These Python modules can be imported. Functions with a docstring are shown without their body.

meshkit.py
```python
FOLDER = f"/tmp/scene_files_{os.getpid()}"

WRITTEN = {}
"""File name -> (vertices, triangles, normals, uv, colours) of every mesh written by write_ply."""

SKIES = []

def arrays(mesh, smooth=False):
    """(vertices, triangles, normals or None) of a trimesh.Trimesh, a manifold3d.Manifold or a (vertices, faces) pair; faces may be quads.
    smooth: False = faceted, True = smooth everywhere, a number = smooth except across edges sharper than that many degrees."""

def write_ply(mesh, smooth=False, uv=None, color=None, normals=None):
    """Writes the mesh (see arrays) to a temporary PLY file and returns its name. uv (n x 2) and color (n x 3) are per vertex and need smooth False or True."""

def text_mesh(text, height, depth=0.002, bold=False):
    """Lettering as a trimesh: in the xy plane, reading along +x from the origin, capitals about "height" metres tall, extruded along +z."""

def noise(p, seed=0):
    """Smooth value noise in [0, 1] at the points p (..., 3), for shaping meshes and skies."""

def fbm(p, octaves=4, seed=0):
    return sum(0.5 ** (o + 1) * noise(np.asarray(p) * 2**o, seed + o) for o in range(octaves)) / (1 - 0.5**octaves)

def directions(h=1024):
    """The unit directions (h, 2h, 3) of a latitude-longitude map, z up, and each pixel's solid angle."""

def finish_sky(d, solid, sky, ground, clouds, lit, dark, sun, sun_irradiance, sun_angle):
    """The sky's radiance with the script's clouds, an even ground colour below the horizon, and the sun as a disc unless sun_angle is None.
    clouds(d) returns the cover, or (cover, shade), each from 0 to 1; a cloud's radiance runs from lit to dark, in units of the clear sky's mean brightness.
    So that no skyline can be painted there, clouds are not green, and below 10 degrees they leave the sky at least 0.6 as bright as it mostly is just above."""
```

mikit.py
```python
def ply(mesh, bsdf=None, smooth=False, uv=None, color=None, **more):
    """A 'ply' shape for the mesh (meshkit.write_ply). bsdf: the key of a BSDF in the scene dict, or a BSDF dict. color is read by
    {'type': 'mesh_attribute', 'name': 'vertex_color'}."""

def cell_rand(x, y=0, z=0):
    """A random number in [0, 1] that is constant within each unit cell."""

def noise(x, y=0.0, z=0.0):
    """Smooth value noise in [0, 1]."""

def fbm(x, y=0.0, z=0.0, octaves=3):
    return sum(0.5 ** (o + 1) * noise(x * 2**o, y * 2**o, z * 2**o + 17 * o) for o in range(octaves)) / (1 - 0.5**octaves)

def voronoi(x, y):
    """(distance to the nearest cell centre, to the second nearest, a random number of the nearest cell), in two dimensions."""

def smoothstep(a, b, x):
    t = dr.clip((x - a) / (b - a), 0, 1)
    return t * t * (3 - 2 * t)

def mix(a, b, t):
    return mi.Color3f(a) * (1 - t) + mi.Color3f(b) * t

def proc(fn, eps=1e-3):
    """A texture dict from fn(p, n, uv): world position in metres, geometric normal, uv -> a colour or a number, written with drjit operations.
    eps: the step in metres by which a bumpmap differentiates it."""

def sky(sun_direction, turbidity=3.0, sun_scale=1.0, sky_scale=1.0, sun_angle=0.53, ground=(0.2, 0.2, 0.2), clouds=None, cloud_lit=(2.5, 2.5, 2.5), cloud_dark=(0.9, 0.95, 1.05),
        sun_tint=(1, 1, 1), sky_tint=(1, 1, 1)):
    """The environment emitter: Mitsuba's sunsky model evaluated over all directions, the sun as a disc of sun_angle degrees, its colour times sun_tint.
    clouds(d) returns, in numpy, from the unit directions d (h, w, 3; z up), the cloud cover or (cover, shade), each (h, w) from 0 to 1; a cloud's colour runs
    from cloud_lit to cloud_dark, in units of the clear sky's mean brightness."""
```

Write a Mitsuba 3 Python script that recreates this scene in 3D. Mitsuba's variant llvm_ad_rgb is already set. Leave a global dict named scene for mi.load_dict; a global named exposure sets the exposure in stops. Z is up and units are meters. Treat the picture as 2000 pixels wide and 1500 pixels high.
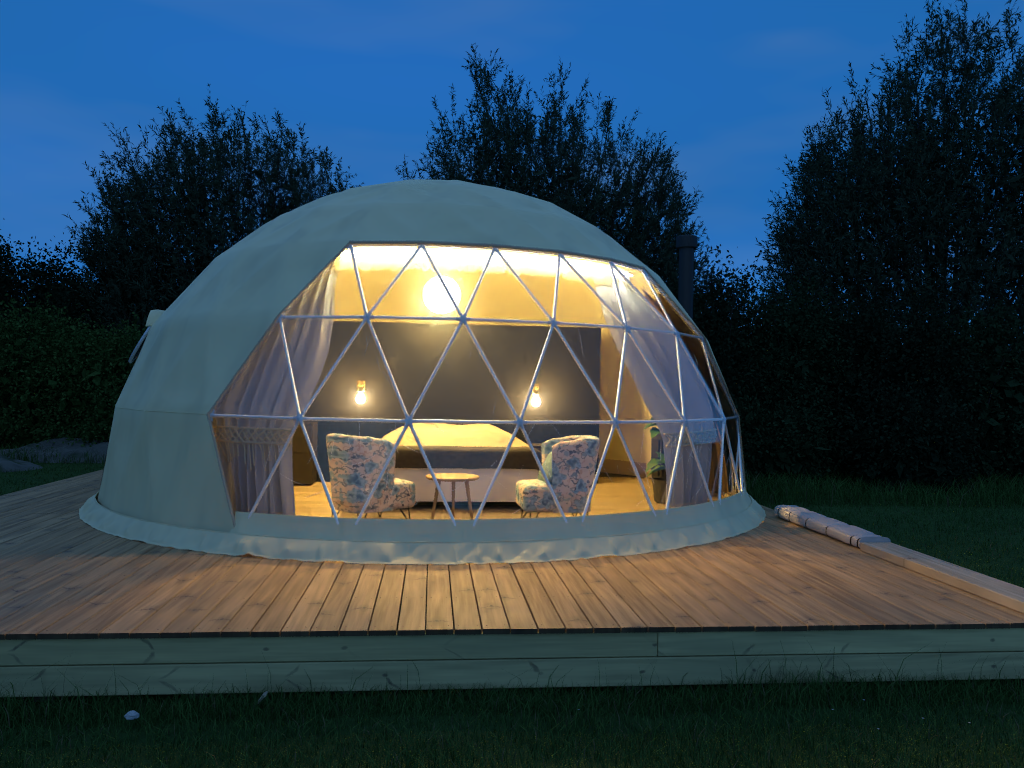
import math
import numpy as np
import drjit as dr
import mitsuba as mi
import trimesh
import manifold3d
import mikit
import meshkit

T = mi.ScalarTransform4f
scene, labels = {}, {}

# ------------------------------------------------------------------ camera
CAM = np.array([0.0, 0.0, 1.2919])
YAW, PITCH, ROLL = 0.098, 0.0031, 0.0185
fwd = np.array([math.sin(YAW) * math.cos(PITCH), math.cos(YAW) * math.cos(PITCH), math.sin(PITCH)])
right = np.array([math.cos(YAW), -math.sin(YAW), 0.0])
up0 = np.cross(right, fwd)
up = math.cos(ROLL) * up0 - math.sin(ROLL) * right
scene['camera'] = dict(type='perspective', fov=64.76, fov_axis='x', near_clip=0.05, far_clip=500.0,
                       to_world=T().look_at(origin=CAM.tolist(), target=(CAM + fwd).tolist(), up=up.tolist()))

# ------------------------------------------------------------------ sky (dusk, thin veil of blue cloud; paler towards the afterglow behind)
def veil(d):
    p = d * np.array([3.2, 3.2, 11.0])
    n = meshkit.fbm(p + 7.3, 4, 5)
    n2 = meshkit.fbm(d * np.array([1.3, 1.3, 4.0]) + 2.1, 3, 9)
    cover = np.clip(0.84 + 0.55 * (n2 - 0.5), 0, 1)
    back = np.clip(0.5 - 0.5 * d[..., 1], 0, 1)                     # 1 towards the afterglow
    shade = np.clip(0.02 + 1.0 * back ** 4 + 0.8 * np.clip(d[..., 2], 0, 1) ** 4 + 0.50 * np.clip((n - 0.48) * 2.0, -0.1, 1), 0, 1)
    return cover, shade


scene['sky'] = mikit.sky([-0.3, -1, 0.45], turbidity=3, sun_scale=0.0, sky_scale=2.75, sky_tint=(0.22, 0.85, 2.2),
                         ground=(0.05, 0.06, 0.05), clouds=veil, cloud_lit=(0.055, 0.54, 1.66), cloud_dark=(0.54, 0.92, 1.40))
exposure = 0.0

# ------------------------------------------------------------------ helpers
PIECES = {}


def numbered(key):
    n = PIECES.get(key, 0)
    PIECES[key] = n + 1
    return key if n == 0 else f'{key}_{n:03d}'


def put(key, mesh, bsdf, smooth=False, **more):
    key = numbered(key)
    scene[key] = mikit.ply(mesh, bsdf, smooth, **more)
    return key


def tag(key, label=None, category=None, group=None, kind=None):
    labels[key] = {k: v for k, v in dict(label=label, category=category, group=group, kind=kind).items() if v}


def thing(name, label, category, group=None):
    k = numbered(name)
    tag(k, label, category, group)
    return k


def cat(ms):
    return trimesh.util.concatenate([m if isinstance(m, trimesh.Trimesh) else trimesh.Trimesh(m[0], m[1], process=False) for m in ms])


def box(x0, x1, y0, y1, z0, z1, c=0.0):
    """A box with its edges chamfered by c."""
    if c <= 0:
        m = trimesh.creation.box((x1 - x0, y1 - y0, z1 - z0))
    else:
        pts = []
        hx, hy, hz = (x1 - x0) / 2, (y1 - y0) / 2, (z1 - z0) / 2
        for sx in (-1, 1):
            for sy in (-1, 1):
                for sz in (-1, 1):
                    pts += [(sx * (hx - c), sy * (hy - c), sz * hz), (sx * (hx - c), sy * hy, sz * (hz - c)), (sx * hx, sy * (hy - c), sz * (hz - c))]
        m = trimesh.convex.convex_hull(np.array(pts))
    m.apply_translation(((x0 + x1) / 2, (y0 + y1) / 2, (z0 + z1) / 2))
    return m


def rbox(x0, x1, y0, y1, z0, z1, r, seg=12):
    """A box rounded by spheres at its corners."""
    s = manifold3d.Manifold.sphere(r, seg)
    bits = [s.translate((x, y, z)) for x in (x0 + r, x1 - r) for y in (y0 + r, y1 - r) for z in (z0 + r, z1 - r)]
    h = manifold3d.Manifold.batch_hull(bits)
    m = h.to_mesh()
    return trimesh.Trimesh(m.vert_properties[:, :3], m.tri_verts)


def frames(P):
    P = np.asarray(P, float)
    t = np.gradient(P, axis=0)
    t /= np.linalg.norm(t, axis=1, keepdims=True) + 1e-12
    ref = np.array([0, 0, 1.0]) if abs(t[0, 2]) < 0.9 else np.array([1.0, 0, 0])
    us = []
    u = ref - t[0] * (ref @ t[0])
    for k in range(len(P)):
        u = u - t[k] * (u @ t[k])
        u /= np.linalg.norm(u) + 1e-12
        us.append(u.copy())
    us = np.array(us)
    return t, us, np.cross(t, us)


def tube(P, r, n=8, caps=True):
    P = np.asarray(P, float)
    r = np.broadcast_to(np.asarray(r, float), (len(P),))
    t, u, w = frames(P)
    a = np.arange(n) * 2 * np.pi / n
    V = P[:, None] + r[:, None, None] * (np.cos(a)[None, :, None] * u[:, None] + np.sin(a)[None, :, None] * w[:, None])
    V = V.reshape(-1, 3)
    F = []
    m = len(P)
    for i in range(m - 1):
        for j in range(n):
            q, p = i * n + j, i * n + (j + 1) % n
            F += [(q, p, p + n), (q, p + n, q + n)]
    if caps:
        V = np.vstack([V, P[:1], P[-1:]])
        for j in range(n):
            F += [(m * n, (j + 1) % n, j), (m * n + 1, (m - 1) * n + j, (m - 1) * n + (j + 1) % n)]
    return trimesh.Trimesh(V, np.array(F), process=False)


def grid(V):
    """Triangles of a grid of vertices (a, b, 3)."""
    a, b = V.shape[:2]
    i = np.arange(a * b).reshape(a, b)
    q = np.stack([i[:-1, :-1], i[1:, :-1], i[1:, 1:], i[:-1, 1:]], -1).reshape(-1, 4)
    return trimesh.Trimesh(V.reshape(-1, 3), np.vstack([q[:, [0, 1, 2]], q[:, [0, 2, 3]]]), process=False)


def lathe(profile, n=32):
    pr = np.asarray(profile, float)
    a = np.linspace(0, 2 * np.pi, n + 1)
    V = np.stack([pr[:, None, 0] * np.cos(a), pr[:, None, 0] * np.sin(a), np.broadcast_to(pr[:, 1, None], (len(pr), n + 1))], -1)
    m = grid(V)
    m.merge_vertices()
    if m.volume < 0:
        m.invert()
    return m


def moved(m, loc=(0, 0, 0), rz=0.0, s=1.0):
    m = m.copy()
    c, k = math.cos(rz), math.sin(rz)
    m.apply_transform(np.array([[c * s, -k * s, 0, loc[0]], [k * s, c * s, 0, loc[1]], [0, 0, s, loc[2]], [0, 0, 0, 1]]))
    return m


def slab(m, th):
    """Gives an open sheet thickness along its normals."""
    n = m.vertex_normals
    k = len(m.vertices)
    V = np.vstack([m.vertices, m.vertices - n * th])
    e = m.edges_sorted
    uq, idx, cnt = np.unique(e, axis=0, return_index=True, return_counts=True)
    be = m.edges[idx[cnt == 1]]
    side = np.vstack([np.stack([be[:, 1], be[:, 0], be[:, 0] + k], 1), np.stack([be[:, 1], be[:, 0] + k, be[:, 1] + k], 1)])
    return trimesh.Trimesh(V, np.vstack([m.faces, m.faces[:, ::-1] + k, side]), process=False)


# ------------------------------------------------------------------ materials
def lerp3(a, b, t):
    return mikit.mix(a, b, t)


def diffuse(name, rgb):
    scene[name] = dict(type='twosided', b=dict(type='diffuse', reflectance=dict(type='rgb', value=list(rgb))))


def princ(name, rgb, rough=0.5, spec=0.5, metallic=0.0, two=True, **more):
    col = rgb if isinstance(rgb, dict) else dict(type='rgb', value=list(rgb))
    b = dict(type='principled', base_color=col, roughness=rough, specular=spec, metallic=metallic, **more)
    scene[name] = dict(type='twosided', b=b) if two else b


PITCH_B, K0, Y_FRONT = 0.15, 14.0833, 4.285


def wood_fn(u, v, w, cell, dark, light, tint, knot_col, seg=0.75, wid=0.15, knots=1.0):
    """u along the board, v across (metres, from the board's middle), cell: the board's number."""
    r = mikit.cell_rand(cell, 3)
    g = mikit.fbm(u * 2.2 + r * 40, v * 38 + mikit.noise(u * 1.3 + r * 9) * 2.0, r * 31, octaves=3)
    g2 = mikit.fbm(u * 5.0 + r * 17, v * 150, r * 7, octaves=2)
    col = lerp3(dark, light, mikit.smoothstep(0.22, 0.8, g * 0.75 + g2 * 0.25))
    # boards differ in tone
    col = lerp3(col, mi.Color3f(tint) * dr.clip(0.55 + g * 0.9, 0, 1.3), 0.55 * mikit.cell_rand(cell, 11))
    col = col * (0.86 + 0.27 * mikit.cell_rand(cell, 23))
    # knots: a dark eye and a curved mark across the board
    j = dr.floor(u / seg + r * 3)
    uu = (u / seg + r * 3 - j) * seg
    ku = seg * (0.25 + 0.5 * mikit.cell_rand(cell, j, 5))
    kv = wid * (mikit.cell_rand(cell, j, 6) - 0.5) * 0.8
    bend = (mikit.cell_rand(cell, j, 7) - 0.5) * 1.3
    du = uu - ku - bend * dr.abs(v - kv) - 5.0 * bend * dr.square(v - kv) + 0.012 * (mikit.noise(v * 60 + r * 50, j) - 0.5)
    dv = v - kv
    on = mikit.smoothstep(0.35, 0.5, mikit.cell_rand(cell, j, 8)) * knots
    eye = 1 - mikit.smoothstep(0.35, 1.0, dr.sqrt(dr.square((uu - ku) / 0.024) + dr.square(dv / 0.015)))
    streak = (1 - mikit.smoothstep(0.15, 1.0, dr.abs(du) / 0.013)) * (1 - mikit.smoothstep(0.3, 1.0, dr.abs(dv) / 0.085)) * 0.75
    halo = (1 - mikit.smoothstep(0.2, 1.0, dr.sqrt(dr.square((uu - ku) / 0.11) + dr.square(dv / 0.06)))) * 0.3
    k = dr.clip(dr.maximum(dr.maximum(eye, streak), halo) * on, 0, 0.88)
    return lerp3(col, mi.Color3f(knot_col), k)


def deck_col(p, n, uv):
    t = p.x / PITCH_B + K0
    cell = dr.floor(t)
    col = wood_fn(p.y, (t - cell - 0.5) * PITCH_B, p.z, cell, (0.23, 0.135, 0.066), (0.47, 0.290, 0.148), (0.40, 0.27, 0.15), (0.07, 0.06, 0.055))
    grey = mikit.smoothstep(0.5, 0.78, mikit.fbm(p.x * 2.2, p.y * 1.3, 3.0, octaves=3))
    col = lerp3(col, mi.Color3f(0.24, 0.18, 0.13), 0.25 * grey)
    end = n.y < -0.7                                     # the sawn ends are much darker
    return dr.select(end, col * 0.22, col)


def fascia_col(p, n, uv):
    low = p.z < -0.168
    v = p.z + 0.0985 + dr.select(low, mi.Float(0.1505), mi.Float(0.0))
    row = dr.select(low, mi.Float(41), dr.select(p.x > 1.249, mi.Float(57), mi.Float(63)))
    col = wood_fn(p.x, v, p.y, row, (0.44, 0.38, 0.19), (0.60, 0.52, 0.26), (0.52, 0.47, 0.25), (0.06, 0.045, 0.04), seg=0.62, wid=0.13, knots=0.0)
    seg = 0.52
    j = dr.floor(p.x / seg + row * 0.37)
    u = (p.x / seg + row * 0.37 - j) * seg
    ku = seg * (0.22 + 0.56 * mikit.cell_rand(row, j, 5))
    side = dr.select(mikit.cell_rand(row, j, 6) > 0.4, mi.Float(1), mi.Float(-1))
    wob = 0.014 * (mikit.noise(p.x * 26, v * 26, row) - 0.5)
    k = mi.Float(0)
    for sg in (1, -1):                                  # branch marks that run obliquely to both edges of the board
        du = (u - ku) * side - dr.abs(v) * (0.3 + 1.5 * mikit.cell_rand(row, j, 7 + sg)) + wob * 1.6
        dv = v * sg - 0.012
        strong = mikit.smoothstep(0.3, 0.9, mikit.cell_rand(row, j, 17 + sg)) * (0.55 + 0.6 * mikit.noise(p.x * 30, v * 50, row + 8))
        wdt = 0.012 + 0.024 * mikit.noise(p.x * 14, v * 34, row + 3) * mikit.noise(p.x * 40, v * 60, row)
        k = dr.maximum(k, strong * (1 - mikit.smoothstep(0.2, 1.0, dr.abs(du) / wdt)) * mikit.smoothstep(-0.012, 0.004, dv) * (1 - mikit.smoothstep(0.035, 0.066, dv)))
    eye = 1 - mikit.smoothstep(0.3, 1.0, dr.sqrt(dr.square((u - ku + wob) / 0.022) + dr.square((v + wob) / 0.013)))
    k = dr.maximum(k, eye * mikit.smoothstep(0.5, 0.8, mikit.cell_rand(row, j, 31)))
    damp = mikit.smoothstep(0.45, 0.75, mikit.fbm(p.x * 1.3, v * 6, row, octaves=3))
    col = lerp3(col, mi.Color3f(0.34, 0.33, 0.18), 0.5 * damp)
    return lerp3(col, mi.Color3f(0.10, 0.085, 0.06), 0.8 * k)


def beam_col(p, n, uv):
    return wood_fn(p.y, p.x - 3.62, p.z, mi.Float(91), (0.30, 0.23, 0.16), (0.46, 0.38, 0.29), (0.4, 0.33, 0.27), (0.1, 0.08, 0.07), seg=1.1, wid=0.2)


def floor_col(p, n, uv):
    cell = dr.floor(p.y / 0.19)
    return wood_fn(p.x, p.y - (cell + 0.5) * 0.19, p.z, cell, (0.21, 0.155, 0.085), (0.34, 0.265, 0.155), (0.29, 0.23, 0.145), (0.16, 0.11, 0.06), seg=1.4, wid=0.19, knots=0.5)


def canvas_col(p, n, uv):
    a = mikit.fbm(p.x * 1.4, p.y * 1.4, p.z * 1.4, octaves=3)
    s = mikit.fbm(p.x * 9, p.y * 9, p.z * 1.2, octaves=2)
    low = 1 - mikit.smoothstep(0.0, 0.9, p.z)
    col = lerp3((0.85, 0.77, 0.49), (0.76, 0.70, 0.43), a)
    b = mikit.smoothstep(0.45, 0.8, mikit.fbm(p.x * 4, p.y * 4, p.z * 0.7, octaves=3))
    col = col * (1 - 0.13 * b)
    return lerp3(col, mi.Color3f(0.50, 0.52, 0.38), 0.5 * low * s)


def canvas_bump(p, n, uv):
    a = mikit.fbm(p.x * 7, p.y * 7, p.z * 1.1, octaves=2) * (1 - mikit.smoothstep(0.5, 1.3, p.z))
    return a * 0.022 + mikit.fbm(p.x * 2.0, p.y * 2.0, p.z * 2.0, octaves=2) * 0.03


def lining_col(p, n, uv):
    a = mikit.fbm(p.x * 1.1, p.y * 1.1, p.z * 1.1, octaves=3)
    return lerp3((0.76, 0.68, 0.40), (0.68, 0.61, 0.35), a)


def wall_col(p, n, uv):
    g = mikit.fbm(p.x * 60, p.y * 5, p.z * 1.6, octaves=2)
    a = mikit.fbm(p.x * 3, 0.0, p.z * 3, octaves=3)
    return lerp3((0.003, 0.005, 0.013), (0.006, 0.009, 0.021), 0.5 * g + 0.5 * a)


def floral_col(p, n, uv):
    flat = dr.abs(n.z) > 0.7
    u = dr.select(flat, p.x, p.x * 0.8 + p.y * 0.6)
    v = dr.select(flat, p.y, p.z)
    wx, wy = 0.05 * (mikit.noise(p.x * 22, p.y * 22, p.z * 22) - 0.5), 0.05 * (mikit.noise(p.x * 22 + 9, p.y * 22, p.z * 22) - 0.5)
    tone = mikit.fbm(p.x * 14, p.y * 14 + 4, p.z * 14, octaves=2)
    col = lerp3((0.54, 0.42, 0.35), (0.66, 0.57, 0.50), tone)
    # sprigs: narrow wandering stems and small leaves
    ridge = dr.abs(mikit.fbm(u * 13 + 5, v * 13, p.y * 5, octaves=3) - 0.5)
    ridge2 = dr.abs(mikit.fbm(u * 17 + 31, v * 15 + 8, p.x * 5, octaves=3) - 0.5)
    col = lerp3(col, mi.Color3f(0.47, 0.27, 0.19), 0.6 * (1 - mikit.smoothstep(0.012, 0.035, ridge2)))
    col = lerp3(col, mi.Color3f(0.15, 0.18, 0.22), 0.85 * (1 - mikit.smoothstep(0.016, 0.034, ridge)))
    d1, d2, w = mikit.voronoi((u + wx) * 15 + 0.3, (v + wy) * 22)
    leaf = (1 - mikit.smoothstep(0.24, 0.32, d1)) * mikit.smoothstep(0.3, 0.32, w)
    col = lerp3(col, lerp3((0.10, 0.13, 0.17), (0.26, 0.34, 0.38), w * 2 - 1), 0.9 * leaf)
    # blue blooms with darker hearts
    f1, f2, fw = mikit.voronoi((u + wx * 1.6) * 6.5, (v + wy * 1.6) * 6.5 + 0.4)
    bloom = (1 - mikit.smoothstep(0.34, 0.40, f1 + 0.16 * (mikit.noise(u * 60, v * 60, fw * 9) - 0.5))) * mikit.smoothstep(0.25, 0.27, fw)
    petal = lerp3((0.07, 0.13, 0.21), (0.24, 0.34, 0.42), mikit.smoothstep(0.04, 0.26, f1) * (0.5 + mikit.noise(u * 75, v * 75, 3)))
    return lerp3(col, petal, bloom)


def ground_col(p, n, uv):
    a = mikit.fbm(p.x * 1.3, p.y * 1.3, octaves=3)
    b = mikit.fbm(p.x * 18, p.y * 18, octaves=2)
    return lerp3((0.018, 0.045, 0.012), (0.045, 0.085, 0.026), 0.55 * a + 0.45 * b)


def sand_col(p, n, uv):
    a = mikit.fbm(p.x * 5, p.y * 5, p.z * 5, octaves=4)
    g = mikit.smoothstep(0.5, 0.62, mikit.fbm(p.x * 1.7 + 4, p.y * 1.7, octaves=3))
    return lerp3(lerp3((0.07, 0.075, 0.065), (0.17, 0.17, 0.155), a), mi.Color3f(0.03, 0.05, 0.02), 0.75 * g)


def tarp_col(p, n, uv):
    a = mikit.fbm(p.x * 6, p.y * 6, p.z * 6, octaves=3)
    return lerp3((0.40, 0.36, 0.36), (0.52, 0.47, 0.46), a)


def duvet_col(p, n, uv):
    a = mikit.fbm(p.x * 3, p.y * 3, octaves=2)
    return lerp3((0.37, 0.255, 0.195), (0.31, 0.21, 0.155), a)


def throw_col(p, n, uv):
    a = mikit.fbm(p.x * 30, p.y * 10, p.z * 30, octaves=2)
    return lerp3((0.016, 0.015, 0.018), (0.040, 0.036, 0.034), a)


def rug_col(p, n, uv):
    a = mikit.fbm(p.x * 40, p.y * 40, octaves=2)
    return lerp3((0.085, 0.07, 0.062), (0.15, 0.125, 0.11), a)


princ('m_deck', mikit.proc(deck_col), 0.62, 0.3)
princ('m_fascia', mikit.proc(fascia_col), 0.7, 0.25)
princ('m_beam', mikit.proc(beam_col), 0.65, 0.3)
princ('m_floor', mikit.proc(floor_col), 0.45, 0.4)
scene['m_canvas'] = dict(type='twosided', b=dict(type='bumpmap', t=mikit.proc(canvas_bump, 6e-3), scale=1.0,
                         b=dict(type='principled', base_color=mikit.proc(canvas_col), roughness=0.5, specular=0.4)))
princ('m_lining', mikit.proc(lining_col), 0.8, 0.2)
princ('m_wall', mikit.proc(wall_col), 0.6, 0.12)
princ('m_floral', mikit.proc(floral_col), 0.85, 0.2)
princ('m_ground', mikit.proc(ground_col), 0.95, 0.1)
princ('m_sand', mikit.proc(sand_col), 0.95, 0.1)
princ('m_tarp', mikit.proc(tarp_col), 0.42, 0.5)
princ('m_duvet', mikit.proc(duvet_col), 0.9, 0.1)
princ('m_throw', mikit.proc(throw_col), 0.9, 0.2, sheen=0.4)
princ('m_rug', mikit.proc(rug_col), 0.95, 0.1)
princ('m_white_paint', (0.90, 0.90, 0.90), 0.3, 0.6)
princ('m_hub', (0.58, 0.63, 0.70), 0.4, 0.5, metallic=0.2)
princ('m_strut', (0.93, 0.93, 0.93), 0.32, 0.8, metallic=0.35, clearcoat=0.6, clearcoat_gloss=0.8)
princ('m_black_steel', (0.012, 0.012, 0.014), 0.6, 0.15)
princ('m_sheet', (0.74, 0.70, 0.72), 0.85, 0.2)
princ('m_dark_wood', (0.012, 0.010, 0.010), 0.5, 0.3)
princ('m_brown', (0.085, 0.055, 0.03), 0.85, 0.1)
princ('m_screw', (0.07, 0.06, 0.05), 0.5, 0.5)
princ('m_flue', (0.024, 0.024, 0.028), 0.5, 0.4)
princ('m_table', (0.34, 0.20, 0.075), 0.4, 0.5)
princ('m_brass', (0.50, 0.36, 0.16), 0.35, 0.5, metallic=0.9)
princ('m_cotton', (0.58, 0.50, 0.37), 0.9, 0.1)
princ('m_teal', (0.13, 0.20, 0.21), 0.85, 0.2)
princ('m_pot', (0.03, 0.03, 0.032), 0.5, 0.4)
princ('m_hem', (0.50, 0.40, 0.28), 0.6, 0.3)
princ('m_bark', (0.05, 0.042, 0.035), 0.9, 0.1)
princ('m_post', (0.16, 0.14, 0.10), 0.85, 0.2)
princ('m_paper', (0.42, 0.44, 0.46), 0.7, 0.2)
princ('m_chip', (0.40, 0.35, 0.28), 0.8, 0.2)
princ('m_leaf_room', (0.05, 0.13, 0.03), 0.45, 0.5)
scene['m_film'] = dict(type='thindielectric', int_ior=1.45, ext_ior=1.0)


def glow_op(p, n, uv):  # opacity of the added glow sheet, with faint scuffs
    a = mikit.fbm(p.x * 2.3, p.y * 2.3, p.z * 2.3, octaves=3)
    w = mikit.noise(p.x * 3, p.y * 3, p.z * 3) * 2.5
    s = dr.abs(mikit.noise(p.x * 5 + w, p.y * 5, p.z * 2.2 + w) - 0.5)
    scuff = (1 - mikit.smoothstep(0.0, 0.02, s)) * mikit.smoothstep(0.5, 0.7, mikit.noise(p.x * 1.7 + 4, p.y * 1.7, p.z * 1.7))
    return 0.030 + 0.03 * a * a + 0.05 * scuff


scene['m_glow_film'] = dict(type='mask', opacity=mikit.proc(glow_op), b=dict(type='principledthin', base_color=dict(type='rgb', value=[0.95, 0.95, 0.95]), roughness=0.36, spec_trans=1.0, diff_trans=0.0))  # scatters lamp light so halos form round the lamps
scene['m_leaf'] = dict(type='twosided', b=dict(type='diffuse', reflectance=dict(type='mesh_attribute', name='vertex_color')))
scene['m_curtain'] = dict(type='principledthin', base_color=dict(type='rgb', value=[0.37, 0.385, 0.45]), roughness=0.5, diff_trans=0.16, spec_trans=0.0, sheen=0.3)
scene['m_valance'] = dict(type='principledthin', base_color=dict(type='rgb', value=[0.80, 0.68, 0.42]), roughness=0.8, diff_trans=0.9, spec_trans=0.0)


def lamp(rgb, k):
    return dict(type='area', radiance=dict(type='rgb', value=[float(c) * k for c in rgb]))


WARM = (1.0, 0.60, 0.22)

# ------------------------------------------------------------------ ground
rng = np.random.default_rng(5)
gx = np.unique(np.concatenate([np.linspace(-160, -14, 16), np.linspace(-14, 18, 90), np.linspace(18, 160, 16)]))
gy = np.unique(np.concatenate([np.linspace(-30, 0, 8), np.linspace(0, 24, 80), np.linspace(24, 260, 20)]))
GX, GY = np.meshgrid(gx, gy, indexing='ij')


def ground_z(x, y):
    x, y = np.asarray(x, float), np.asarray(y, float)
    p = np.stack([x * 0.5, y * 0.5, 0 * x + 1.5], -1)
    far = np.clip((np.hypot(x, y - 9) - 7) / 8, 0, 1)
    return -0.375 + 0.045 * (meshkit.fbm(p, 3, 4) - 0.5) * 2 + 0.10 * (meshkit.fbm(p * 0.3, 3, 8) - 0.5) * far


put('ground', grid(np.stack([GX, GY, ground_z(GX, GY)], -1)), 'm_ground', True)
tag('ground', kind='structure')


def mound(key, cx, cy, rx, ry, h, seed):
    u, v = np.meshgrid(np.linspace(-1, 1, 50), np.linspace(-1, 1, 40), indexing='ij')
    x, y = cx + rx * u, cy + ry * v
    b = np.clip(1 - u * u - v * v, 0, 1) ** 0.7
    n = meshkit.fbm(np.stack([x * 1.6, y * 1.6, 0 * x], -1), 4, seed)
    z = ground_z(x, y) - 0.05 + b * h * (0.35 + 1.3 * n) + 0.09 * b * (meshkit.fbm(np.stack([x * 7, y * 7, 0 * x], -1), 3, seed + 3) - 0.5)
    put(key, grid(np.stack([x, y, z], -1)), 'm_sand', 35)


mound('sand_mound', -7.0, 17.9, 2.6, 1.2, 0.36, 3)
mound('sand_mound', -8.2, 15.6, 1.1, 0.9, 0.24, 9)
tag('sand_mound', 'low pale heap of earth and sand along the foot of the left bushes', kind='structure')
tag('sand_mound_001', 'smaller pale heap of earth at the left edge of the lawn', kind='structure')


# ------------------------------------------------------------------ deck
def xk(k):
    return (k - K0) * PITCH_B


KL, KR, Y_BACK = -17, 39, 14.2
thing('wooden_deck', 'large raised deck of brown pine boards under and around the dome tent', 'deck')
rd = np.random.default_rng(11)


def deck_board(x0, x1, y0, y1, dz):
    z1, z0, c = dz, -0.028 + dz, 0.002
    prof = np.array([(x0, z0), (x1, z0), (x1, z1 - c), (x1 - c, z1), (x0 + c, z1), (x0, z1 - c)])
    n = len(prof)
    V = np.vstack([np.c_[prof[:, 0], np.full(n, y0), prof[:, 1]], np.c_[prof[:, 0], np.full(n, y1), prof[:, 1]]])
    F = []
    for i in range(n):
        j = (i + 1) % n
        F += [(i, j + n, j), (i, i + n, j + n)]
    for i in range(1, n - 1):
        F += [(0, i, i + 1), (n, n + i + 1, n + i)]
    return trimesh.Trimesh(V, np.array(F), process=False)


for k in range(KL, KR):
    g0, g1 = rd.uniform(0.0025, 0.0045), rd.uniform(0.0025, 0.0045)
    yj = rd.choice([8.1, 8.7, 9.3, 9.9])
    yf = Y_FRONT + rd.uniform(-0.003, 0.003)
    for a, b in ((yf, yj - 0.0015), (yj + 0.0015, Y_BACK)):
        put('wooden_deck__board', deck_board(xk(k) + g0, xk(k + 1) - g1, a, b, rd.uniform(-0.0012, 0.0012)), 'm_deck')
# screw heads in pairs over the joists
ang6 = np.arange(6) * np.pi / 3
sv, sf = [], []
for k in range(KL, KR):
    for jy in (4.345, 4.93, 5.53, 6.13, 6.73, 7.33, 7.93):
        for off in (0.028, 0.122):
            c_ = np.array([xk(k) + off + rd.uniform(-0.004, 0.004), jy + rd.uniform(-0.006, 0.006), 0.0022])
            b_ = len(sv) * 7
            sv.append(np.vstack([c_ + np.c_[0.0046 * np.cos(ang6), 0.0046 * np.sin(ang6), 0 * ang6], c_ + np.array([[0, 0, 0.0006]])]))
            sf += [(b_ + i, b_ + (i + 1) % 6, b_ + 6) for i in range(6)]
kk = put('wooden_deck__screw_heads', (np.vstack(sv), np.array(sf)), 'm_screw')
tag(kk, 'small dark screw heads in rows across the boards', kind='stuff')
YF = Y_FRONT + 0.022
XL, XR = xk(KL), xk(KR)
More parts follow.
